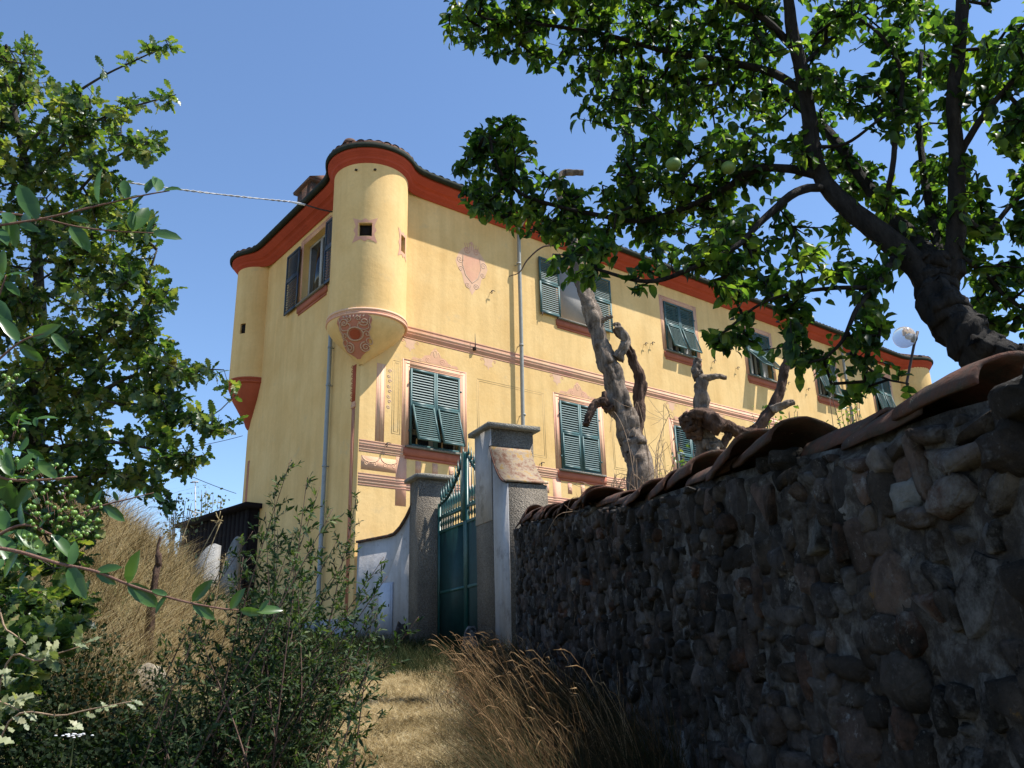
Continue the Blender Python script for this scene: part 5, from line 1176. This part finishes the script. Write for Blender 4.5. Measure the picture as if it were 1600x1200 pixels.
for k, (a, b) in enumerate(tips_px):
    Yd = 5.0+rng.normal(0, .38); tip = P(a, b, Yd); bx, by = H0[0]+rng.normal(0, .30)+(.25*(tip[0]-H0[0])), Yd+rng.normal(0, .1); bs = np.array([bx, by, float(gz(bx, by))-.03])
    mid = (bs+tip)/2+np.array([rng.normal(0, .04)-.10*(tip[0]-bs[0]), 0, .0]); q = spline([bs, mid, tip], 14); L = np.linalg.norm(tip-bs); hm.tube(q, np.linspace(.007, .0016, len(q)), 5)
    nt = max(7, int(L*17))
    for j in range(nt):
        u = .18+.82*(j+rng.uniform(0, .8))/nt; i = min(int(u*(len(q)-1)), len(q)-2); o_ = q[i]; t_ = q[i+1]-q[i]; t_ /= np.linalg.norm(t_)
        r_ = rng.normal(0, 1, 3); r_ -= t_*(r_@t_); r_ /= np.linalg.norm(r_); d = r_*.8+t_*.75; d /= np.linalg.norm(d); ln = (.26*(1-u)+.07)*rng.uniform(.5, 1.3); e = o_+d*ln; hm.tube([o_, o_+d*ln*.5+np.array([0,0,-.005]), e], [.0016,.0012,.0006], 3)
        for m2 in range(int(5+ln*75)):
            w = rng.uniform(.08, 1.02); pos.append(o_+d*ln*w); rr = rng.normal(0, 1, 3); dr.append(d*.8+rr*.6); sz_.append(rng.uniform(.022, .050))
hm.build('stems', 'twig_bark', herb, H0, kind='stuff')
pos = np.array(pos); foliage(herb, H0, 'leaf', leaf_simple(1, .30, .1, .15), 'herb_leaf', pos, frames(np.array(dr), rng.normal(0, .6, pos.shape)+np.array([0,-.3,.8])), np.array(sz_), 0)
print('herb leaves', len(pos))

# dead tree behind the wall, and the second stump with its bent limb
def dead(name, basept, lab, parts, cat='dead tree'):
    t_ = thing(name, basept, lab, cat)
    for nm, mat, pts, r0, r1, wob in parts:
        mb = MB(); branch(mb, pts, r0, r1, 26, 12, wob*1.0); mb.build(nm, mat, t_, basept, smooth=True)
    return t_
def gpt(px, py, Yd, dz=.1): q = P(px, py, Yd); q[2] = float(gz(q[0], q[1]))-dz; return q
D0 = gpt(1005, 760, 8.0)
dead('dead_tree', D0, 'tall bleached dead tree trunk, broken and leafless, behind the stone wall', [
 ('trunk', 'dead_wood', [D0, (1000,740,8.0), (988,690,8.0), (972,640,8.0), (958,590,8.0), (942,545,8.0), (928,500,8.0), (913,455,8.0), (903,415,8.0), (893,375,8.0), (882,330,8.0), (874,295,8.0), (880,272,8.0), (912,270,8.0)], .145, .030, .40),
 ('second_stem', 'dead_wood_brown', [(990,700,8.1), (997,650,8.1), (1000,600,8.1), (988,560,8.1), (975,528,8.1), (962,512,8.1)], .065, .04, .7),
 ('snag', 'dead_wood', [(965,560,7.95), (978,535,7.95), (968,515,7.95), (962,505,7.95)], .055, .03, .6),
 ('stub', 'dead_wood_brown', [(952,640,7.95), (943,628,7.9), (930,632,7.9), (920,650,7.88), (916,664,7.88)], .05, .035, .4),
 ('stub', 'dead_wood_brown', [(946,628,7.9), (943,612,7.9)], .03, .022, .4),
 ('stub', 'dead_wood', [(935,505,8.0), (948,497,7.95), (957,495,7.9)], .03, .012, .4),
 ('twig', 'dead_wood_brown', [(880,385,7.9), (850,385,7.8), (825,405,7.8), (812,425,7.8), (795,432,7.8)], .012, .004, .2)])
E0 = gpt(1100, 750, 6.0)
dead('dead_stump', E0, 'shorter split dead stump with a bent limb curving right, behind the stone wall', [
 ('trunk', 'dead_wood', [E0, (1102,720,6.0), (1100,680,6.0), (1097,640,6.0), (1095,600,6.0), (1090,580,6.0), (1091,560,6.0)], .085, .028, .6),
 ('stub', 'dead_wood', [(1100,592,5.98), (1118,588,5.95), (1135,590,5.95)], .028, .016, .4),
 ('stub', 'dead_wood_brown', [(1088,682,5.95), (1080,665,5.9), (1074,655,5.9), (1100,650,5.85), (1130,668,5.8)], .055, .06, .5),
 ('limb', 'dead_wood_brown', [(1085,655,5.9), (1110,655,5.9), (1140,668,5.9), (1170,678,5.9), (1195,655,5.9), (1215,618,5.9), (1224,585,5.9), (1236,550,5.9), (1245,520,5.9)], .052, .030, .35),
 ('stub', 'dead_wood', [(1205,640,5.88), (1228,632,5.85), (1240,628,5.85)], .035, .02, .4),
 ('stub', 'dead_wood_brown', [(1138,680,5.9), (1130,700,5.88), (1142,722,5.88)], .03, .02, .4),
 ('stub', 'dead_wood', [(1110,690,5.92), (1120,705,5.9), (1118,730,5.9)], .05, .06, .6)])
# bare bramble canes round the dead tree
def canes(lab, region, Yd, n, h, r, mat='dry_stem', name='bramble_canes', arch=.5, cat='brambles'):
    mb = MB(); 
    for _ in range(n):
        a = rng.uniform(*region[:2]); q = gpt(a, region[2], Yd+rng.normal(0, .4), 0); L = h*rng.uniform(.4, 1.0); dx = rng.normal(0, .45)*L*arch
        e = q+np.array([dx, rng.normal(0, .2), L*(1 if rng.random() < .6 else .55)]); m1 = (q+e)/2+np.array([-dx*.25, 0, L*.22]); pts = spline([q, m1, e, e+np.array([dx*.35, 0, -L*rng.uniform(.0, .35)])], 5); mb.tube(pts, np.linspace(r, r*.35, len(pts)), 4)
        for _2 in range(3):
            i = rng.integers(4, len(pts)); d = rng.normal(0, 1, 3)*.09*L; mb.tube([pts[i], pts[i]+d*.6, pts[i]+d+np.array([0,0,.03])], [r*.5, r*.4, r*.2], 3)
    o = mb.build(name, mat, smooth=True); return tag(o, lab, cat, kind='stuff')
canes('bare brown bramble canes tangled around the foot of the dead tree', (925,1040,760), 7.6, 120, .85, .0050)
canes('bare thin stems standing between the dead tree and the stump', (990,1075,760), 7.6, 26, 1.45, .0045, arch=.25)
canes('bare twigs caught around the split dead stump', (1060,1190,740), 5.8, 26, .45, .004)
def leafy(name, lab, boxpx, Yd, n, mat, size, stems, cat='shrub'):
    bx = gpt((boxpx[0]+boxpx[1])/2, boxpx[3], Yd, .0); t_ = thing(name, bx, lab, cat); mb = MB(); pos = []
    for _ in range(stems):
        a, b = rng.uniform(boxpx[0], boxpx[1]), rng.uniform(boxpx[2], boxpx[3]); e = P(a, b, Yd+rng.normal(0, .15)); pts = spline([bx, (bx+e)/2+rng.normal(0, .05, 3), e], 6); mb.tube(pts, np.linspace(.006, .002, len(pts)), 4)
        for _2 in range(n//stems): i = rng.integers(5, len(pts)); pos.append(pts[i]+rng.normal(0, .05, 3))
    mb.build('stems', 'twig_bark', t_, bx, kind='stuff'); pos = np.array(pos)
    foliage(t_, bx, 'leaf', leaf_simple(1, .5, .15, .15), mat, pos, frames(rng.normal(0, 1, pos.shape), rng.normal(0, .6, pos.shape)+np.array([0,0,.8])), rng.uniform(.6, 1.2, len(pos))*size, 0)
leafy('garden_shrub', 'yellow green shrub just right of the bent dead limb behind the wall', (1175,1270,630,715), 6.6, 500, 'oak_leaf', .045, 26)
leafy('garden_shrub', 'small green shrub at the foot of the split stump', (1055,1090,690,740), 6.6, 140, 'oak_leaf', .04, 10)
leafy('garden_shrub', 'yellow green climber in front of the farthest visible front window', (1295,1345,600,650), 6.0, 160, 'oak_leaf', .04, 12)

# garden lamp with a clear globe
LY = 6.0; l0 = gpt(1413, 640, LY, 0); lamp = thing('garden_lamp', l0, 'garden lamp with round clear globe, seen left of the apple trunk', 'lamp')
V, Fs = sphere(.084, 28, 20); link('globe', fast_mesh('globe', V+P(1413,527,LY)-l0, Fs, True), 'globe_plastic', lamp)
mb = MB(); a = P(1428, 540, LY); b = P(1417, 597, LY); mb.tube([P(1434,518,LY), a, b, l0], .011, 8); mb.tube([P(1424,528,LY), P(1432,530,LY)], [.03,.025], 10); mb.build('post', 'iron', lamp, l0, smooth=True)
V, Fs = sphere(.022, 10, 8); link('bulb', fast_mesh('bulb', V*np.array([1.5,1,1])+P(1420,526,LY)-l0, Fs, True), 'curtain_cloth', lamp)

# dark shed and pale walls far left
def fp(px, py, Yd): return P(px, py, Yd)
s0_ = fp(288, 800, 24); s1_ = fp(372, 812, 21.5); zt = (s0_[2]+s1_[2])/2; sb = np.array([s0_[0], s0_[1], .8])
shed = thing('shed', sb, 'dark wooden shed with flat roof, beyond the dry grass mound', 'shed'); d = (s1_-s0_)*np.array([1,1,0]); L = np.linalg.norm(d); d /= L; nrm = np.array([-d[1], d[0], 0])
L = L+.6; nb_ = 17
for k in range(nb_):
    mb = MB(); mb.box(sb+d*(L/nb_*k), d*(L/nb_-.02), nrm*.03+0, z1_*(zt-.8-.12)); mb.build('board', 'dark_wood', shed, sb)
mb = MB(); mb.box(sb+nrm*.04, d*L, nrm*2.2, z1_*(zt-.8-.12)); mb.build('walls', 'dark_wood', shed, sb)
mb = MB(); mb.box(sb-d*.15-nrm*.18+z1_*(zt-.8-.12), d*(L+.3), nrm*2.6, z1_*.12); mb.build('roof', 'dark_wood', shed, sb)
def curvewall(lab, pxa, pxb, py_top, Yd, steep):
    a, b = fp(pxa, py_top, Yd), fp(pxb, py_top, Yd); z0 = float(gz(a[0], a[1]))-.3; poly = [np.array([a[0], a[1], z0])]
    for t in np.linspace(0, 1, 12): poly.append(np.array([a[0]+(b[0]-a[0])*t, a[1], a[2]-steep*(1-t)**2]))
    poly.append(np.array([b[0], a[1], z0])); mb = MB(); mb.prism([q-np.array([a[0], a[1], z0]) for q in poly], (0, .35, 0)); o = mb.build('pale_wall', 'grey_render'); o.location = (a[0], a[1], z0); tag(o, lab, 'wall')
curvewall('pale rounded wall end touching the left edge of the villa', 349, 372, 838, 19.5, .9)
curvewall('pale grey rounded wall stub behind the dry grass, left of the villa', 303, 336, 850, 16, .5)
# shrubs far behind
def far_tree(px0, px1, py0, py1, Yd, n, lab, size=.09):
    a = fp((px0+px1)/2, py1, Yd); t_ = thing('distant_shrub', np.array([a[0], a[1], 1.0]), lab, 'shrub', 'distant grey green shrubs'); o = np.array([a[0], a[1], 1.0]); mb = MB(); pos = []
    for _ in range(9):
        e = fp(rng.uniform(px0, px1), rng.uniform(py0, (py0+py1)/2), Yd); pts = spline([o, (o+e)/2, e], 5); mb.tube(pts, np.linspace(.03, .006, len(pts)), 4)
        for _2 in range(n//9): i = rng.integers(3, len(pts)); pos.append(pts[i]+rng.normal(0, .16, 3))
    mb.build('stems', 'twig_bark', t_, o, kind='stuff'); pos = np.array(pos); foliage(t_, o, 'leaf', leaf_simple(1, .6, .1, .1), 'far_leaf', pos, frames(rng.normal(0, 1, pos.shape), rng.normal(0, 1, pos.shape)), rng.uniform(.6, 1.2, len(pos))*size, 0)
far_tree(255, 300, 775, 840, 18, 420, 'grey green shrub showing above the mound, left of the shed')
far_tree(305, 350, 765, 812, 28, 420, 'small grey green treetop right above the shed roof', .12)
# roof aerial far away
mb = MB(); a = fp(305, 812, 40); b = fp(305, 753, 40); mb.tube([a*np.array([1,1,0])+z1_, a, b], .03, 5); mb.tube([b+np.array([-.15,0,0]), b+np.array([.15,0,0])], .04, 5)
for q in (-.12, 0, .12): mb.tube([b+np.array([q,0,-.05]), b+np.array([q,0,.05])], .02, 4)
tag(mb.build('aerial', 'cable_grey'), 'thin distant aerial mast above the shed', 'aerial')

# boulder in the dry grass, broken root
q = P(237, 988, 6.7); q[2] = float(gz(q[0], q[1]))+.13; V, Fs = sphere(1, 18, 14, .22, 5); o = link('boulder', fast_mesh('boulder', V*np.array([.135,.12,.17]), Fs, True), 'pale_rock', loc=q); tag(o, 'pale rounded boulder half buried in the dry grass mound', 'rock')
mb = MB(); B = gpt(242, 930, 7.4, .05); mb.tube(spline([B, P(243,900,7.4), P(248,880,7.4), P(246,858,7.4), P(251,838,7.4)], 5), [.034]*4+[.024]*10+[.012]*7, 8, wob=.8)
tag(mb.build('broken_stump', 'dead_wood_brown', smooth=True), 'thin broken brown stump sticking out of the dry grass mound', 'stump')

# ------------------------------------------------------------------ grasses
def blades(P0, H, az, lean, W, droop=.4, seg=4):
    N = len(P0); t = np.linspace(0, 1, seg+1); dirx = np.stack([np.cos(az), np.sin(az), np.zeros(N)], 1); side = np.stack([-np.sin(az), np.cos(az), np.zeros(N)], 1)
    side = side*.6+np.array([.8,0,0])*np.sign(side[:, :1]+.001)*.4; side /= np.linalg.norm(side, axis=1)[:, None]
    V = np.zeros((N, seg+1, 2, 3))
    for i, u in enumerate(t):
        c = P0+dirx*(H*lean*(u+droop*u*u))[:, None]+np.array([0,0,1.])*(H*(u-droop*lean*u*u*.6))[:, None]; w_ = (W*(1-u*.85))[:, None]/2
        V[:, i, 0] = c-side*w_; V[:, i, 1] = c+side*w_
    q = np.array([(2*i, 2*i+1, 2*i+3, 2*i+2) for i in range(seg)]); Q = (q[None]+(np.arange(N)*2*(seg+1))[:, None, None]).reshape(-1, 4); return V.reshape(-1, 3), Q
def grass(name, lab, n, region, H, mat, lean=.5, W=.004, mask=None, az=None, seg=4, droop=.4, clump=0, hs=None, zoff=-.01):
    x = rng.uniform(region[0], region[1], n*3); y = region[2]+(region[3]-region[2])*rng.uniform(0, 1, n*3)
    ok = np.ones(len(x), bool) if mask is None else mask(x, y); x, y = x[ok][:n], y[ok][:n]; z = gz(x, y)
    cl = np.array([mnoise.noise(Vector((a*1.7, b*1.7, 2))) for a, b in zip(x, y)]); h = rng.uniform(H[0], H[1], len(x))*(1+clump*cl)*(1 if hs is None else hs(y))
    a_ = rng.uniform(0, 2*np.pi, len(x)) if az is None else rng.normal(az[0], az[1], len(x)); V, Q = blades(np.stack([x, y, z+zoff], 1), h, a_, np.abs(rng.normal(lean, lean*.4, len(x))), rng.uniform(.6, 1.3, len(x))*W, droop, seg)
    o = link(name, fast_mesh(name, V, Q, False), mat); tag(o, lab, 'grass', kind='stuff'); return o
def off_path(x, y): return np.abs(x-path_c(y)) > path_w(y)*.85
pathside = lambda x, y: (wall_off(x, y) > .0) & off_path(x, y)
grass('path_grass', 'short trampled straw on the path', 36000, (-2.2,.4,3.8,10), (.03,.10), 'straw', 1.3, .0055, lambda x, y: (wall_off(x, y) > .05) & ~off_path(x, y), seg=2, zoff=.02)
grass('mound_grass', 'long dry straw coloured grass hanging over the left mound', 24000, (-5.6,-1.9,5.6,11), (.12,.42), 'straw', .8, .006, lambda x, y: (gz(x, y) > np.interp(y, KY, KZ)+.18), az=(-.6,1.7), seg=4, clump=.8)
grass('verge_grass', 'dry grass along both edges of the path', 12000, (-2.6,.9,4.2,11), (.06,.24), 'straw', .7, .005, lambda x, y: pathside(x, y) & (np.abs(x-path_c(y)) < path_w(y)*1.55), clump=.4)
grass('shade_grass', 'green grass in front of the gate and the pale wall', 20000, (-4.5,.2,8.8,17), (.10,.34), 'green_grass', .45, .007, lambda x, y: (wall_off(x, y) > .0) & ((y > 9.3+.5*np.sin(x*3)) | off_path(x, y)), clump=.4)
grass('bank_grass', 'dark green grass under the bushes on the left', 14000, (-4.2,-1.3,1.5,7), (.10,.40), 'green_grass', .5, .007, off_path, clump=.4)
grass('mound_weeds', 'browner flattened stems mixed through the dry grass of the mound', 5000, (-5.6,-1.9,5.6,11), (.15,.5), 'tall_grass', 1.2, .007, lambda x, y: (gz(x, y) > np.interp(y, KY, KZ)+.18), az=(-.3,1.8), clump=.8)
def tall_mask(x, y): o = wall_off(x, y); return (o > .02) & (o < np.interp(y, [2,5,8.5,11.5], [1.0,.95,.72,.45]))
grass('tall_grass', 'tall brown and green tufted grass growing along the foot of the stone wall', 15000, (-1.0,1.6,3.2,11.4), (.22,.72), 'tall_grass', .55, .0055, tall_mask, az=(2.7,.9), clump=.6, droop=.6, seg=5, hs=lambda y: np.interp(y, [3,6.5,8.5,11], [1.15,1.0,.55,.4]))
grass('tall_grass', 'dark green tufted grass between the brown tufts at the wall foot', 9000, (-.8,1.6,3.2,11.4), (.20,.55), 'green_grass', .55, .006, tall_mask, az=(2.7,1.0), clump=.6, droop=.6, hs=lambda y: np.interp(y, [3,6.5,8.5,11], [1.15,1.0,.55,.4]))
# arching stalks with seed heads catching the sun
n_ = 330; y = rng.uniform(4.4, 9.5, n_); o_ = rng.uniform(.25, 1.0, n_); s_ = (11.5-y)/abs(WD[1]); xy = WA+np.outer(s_, WD)+np.outer(o_, WN); z = gz(xy[:, 0], xy[:, 1]); mb_v, mb_f, c_ = [], [], 0; hv = MB()
for k in range(n_):
    b = np.array([xy[k, 0], xy[k, 1], z[k]]); h = rng.uniform(.35, .85)*np.interp(y[k], [5,9.5], [1,.6]); a = rng.normal(2.9, .7); d = np.array([math.cos(a), math.sin(a), 0])*h*rng.uniform(.2, .7); e = b+d+np.array([0,0,h])
    hv.tube(spline([b, b+d*.25+np.array([0,0,h*.6]), e], 3), .0013, 3, cap=False); f_ = d/np.linalg.norm(d); u_ = rng.uniform(.5, 1.4); w2 = rng.normal(0, .012, 3)
    if rng.random() < .7: hv.tube([e, e+f_*.025*u_+np.array([0,0,.018*u_])+w2, e+f_*.07*u_+np.array([0,0,rng.uniform(-.02,.035)])+w2*2], [.0012,rng.uniform(.0022,.0042),.0008], 4)
tag(hv.build('seed_stalks', 'seed_head', smooth=False), 'arching dry seed stalks leaning from the wall foot over the path edge', 'grass', kind='stuff')
# dry umbel stalks on the mound
um = MB()
for a, b, c, d in ((285,862,342,812),(300,860,345,815),(268,850,300,800),(330,880,352,872),(250,865,290,840),(310,905,350,880)):
    q0, q1 = P(a, b, 9.0), P(c, d, 9.0); q0[2] = float(gz(q0[0], q0[1])); um.tube(spline([q0, (q0+q1)/2+np.array([0,0,.06]), q1], 4), .005, 4)
    for _ in range(7): um.tube([q1, q1+rng.normal(0, .04, 3)], [.003,.005], 3)
tag(um.build('dry_umbels', 'straw'), 'dry umbel stalks leaning right on top of the mound', 'dry plants', kind='stuff')
# tiny white flowers, lower left
fl = thing('wild_carrot', gpt(120, 1190, 3.0, 0), 'small white wild carrot flower in the shade near the lower left corner', 'flower'); fo = np.array(fl.location); mb = MB(); tp = P(115, 1152, 3.0); mb.tube([fo, tp], .003, 5); mb.build('stem', 'green_grass', fl, fo)
mb = MB()
for _ in range(26): q = tp+np.array([rng.normal(0, .022), rng.normal(0, .022), rng.uniform(0, .012)]); V, Fs = sphere(.006, 6, 4); mb.add(V*np.array([1,1,.4])+q, Fs)
mb.build('flower_head', 'curtain_cloth', fl, fo)

# small stones and weeds on the path
pv, pf, c_ = [], [], 0
V0_, F0_ = sphere(1, 6, 4, .3, 2)
for _ in range(320):
    y = rng.uniform(4.5, 10.5); x = path_c(y)+rng.normal(0, .55); a = rng.uniform(.008, .028)
    pv.append(V0_*np.array([a, a*rng.uniform(.6, 1), a*.6])+np.array([x, y, float(gz(x, y))+.03])); pf += [tuple(i+c_ for i in f) for f in F0_]; c_ += len(V0_)
tag(link('pebbles', fast_mesh('pebbles', np.vstack(pv), pf, False), 'cap_stone'), 'small pebbles scattered on the straw covered path', 'pebbles', kind='stuff')
wp = []
for _ in range(26):
    y = rng.uniform(4.8, 10); x = path_c(y)+rng.normal(0, .45)
    for _2 in range(26): wp.append((x+rng.normal(0, .05), y+rng.normal(0, .07)))
wp = np.array(wp); V, Q = blades(np.stack([wp[:, 0], wp[:, 1], gz(wp[:, 0], wp[:, 1])+.01], 1), rng.uniform(.03, .13, len(wp)), rng.uniform(0, 6.28, len(wp)), np.abs(rng.normal(.7, .3, len(wp))), rng.uniform(.004, .010, len(wp)), .5, 3)
tag(link('path_weeds', fast_mesh('path_weeds', V, Q), 'green_grass'), 'small green weed tufts on the path', 'weeds', kind='stuff')
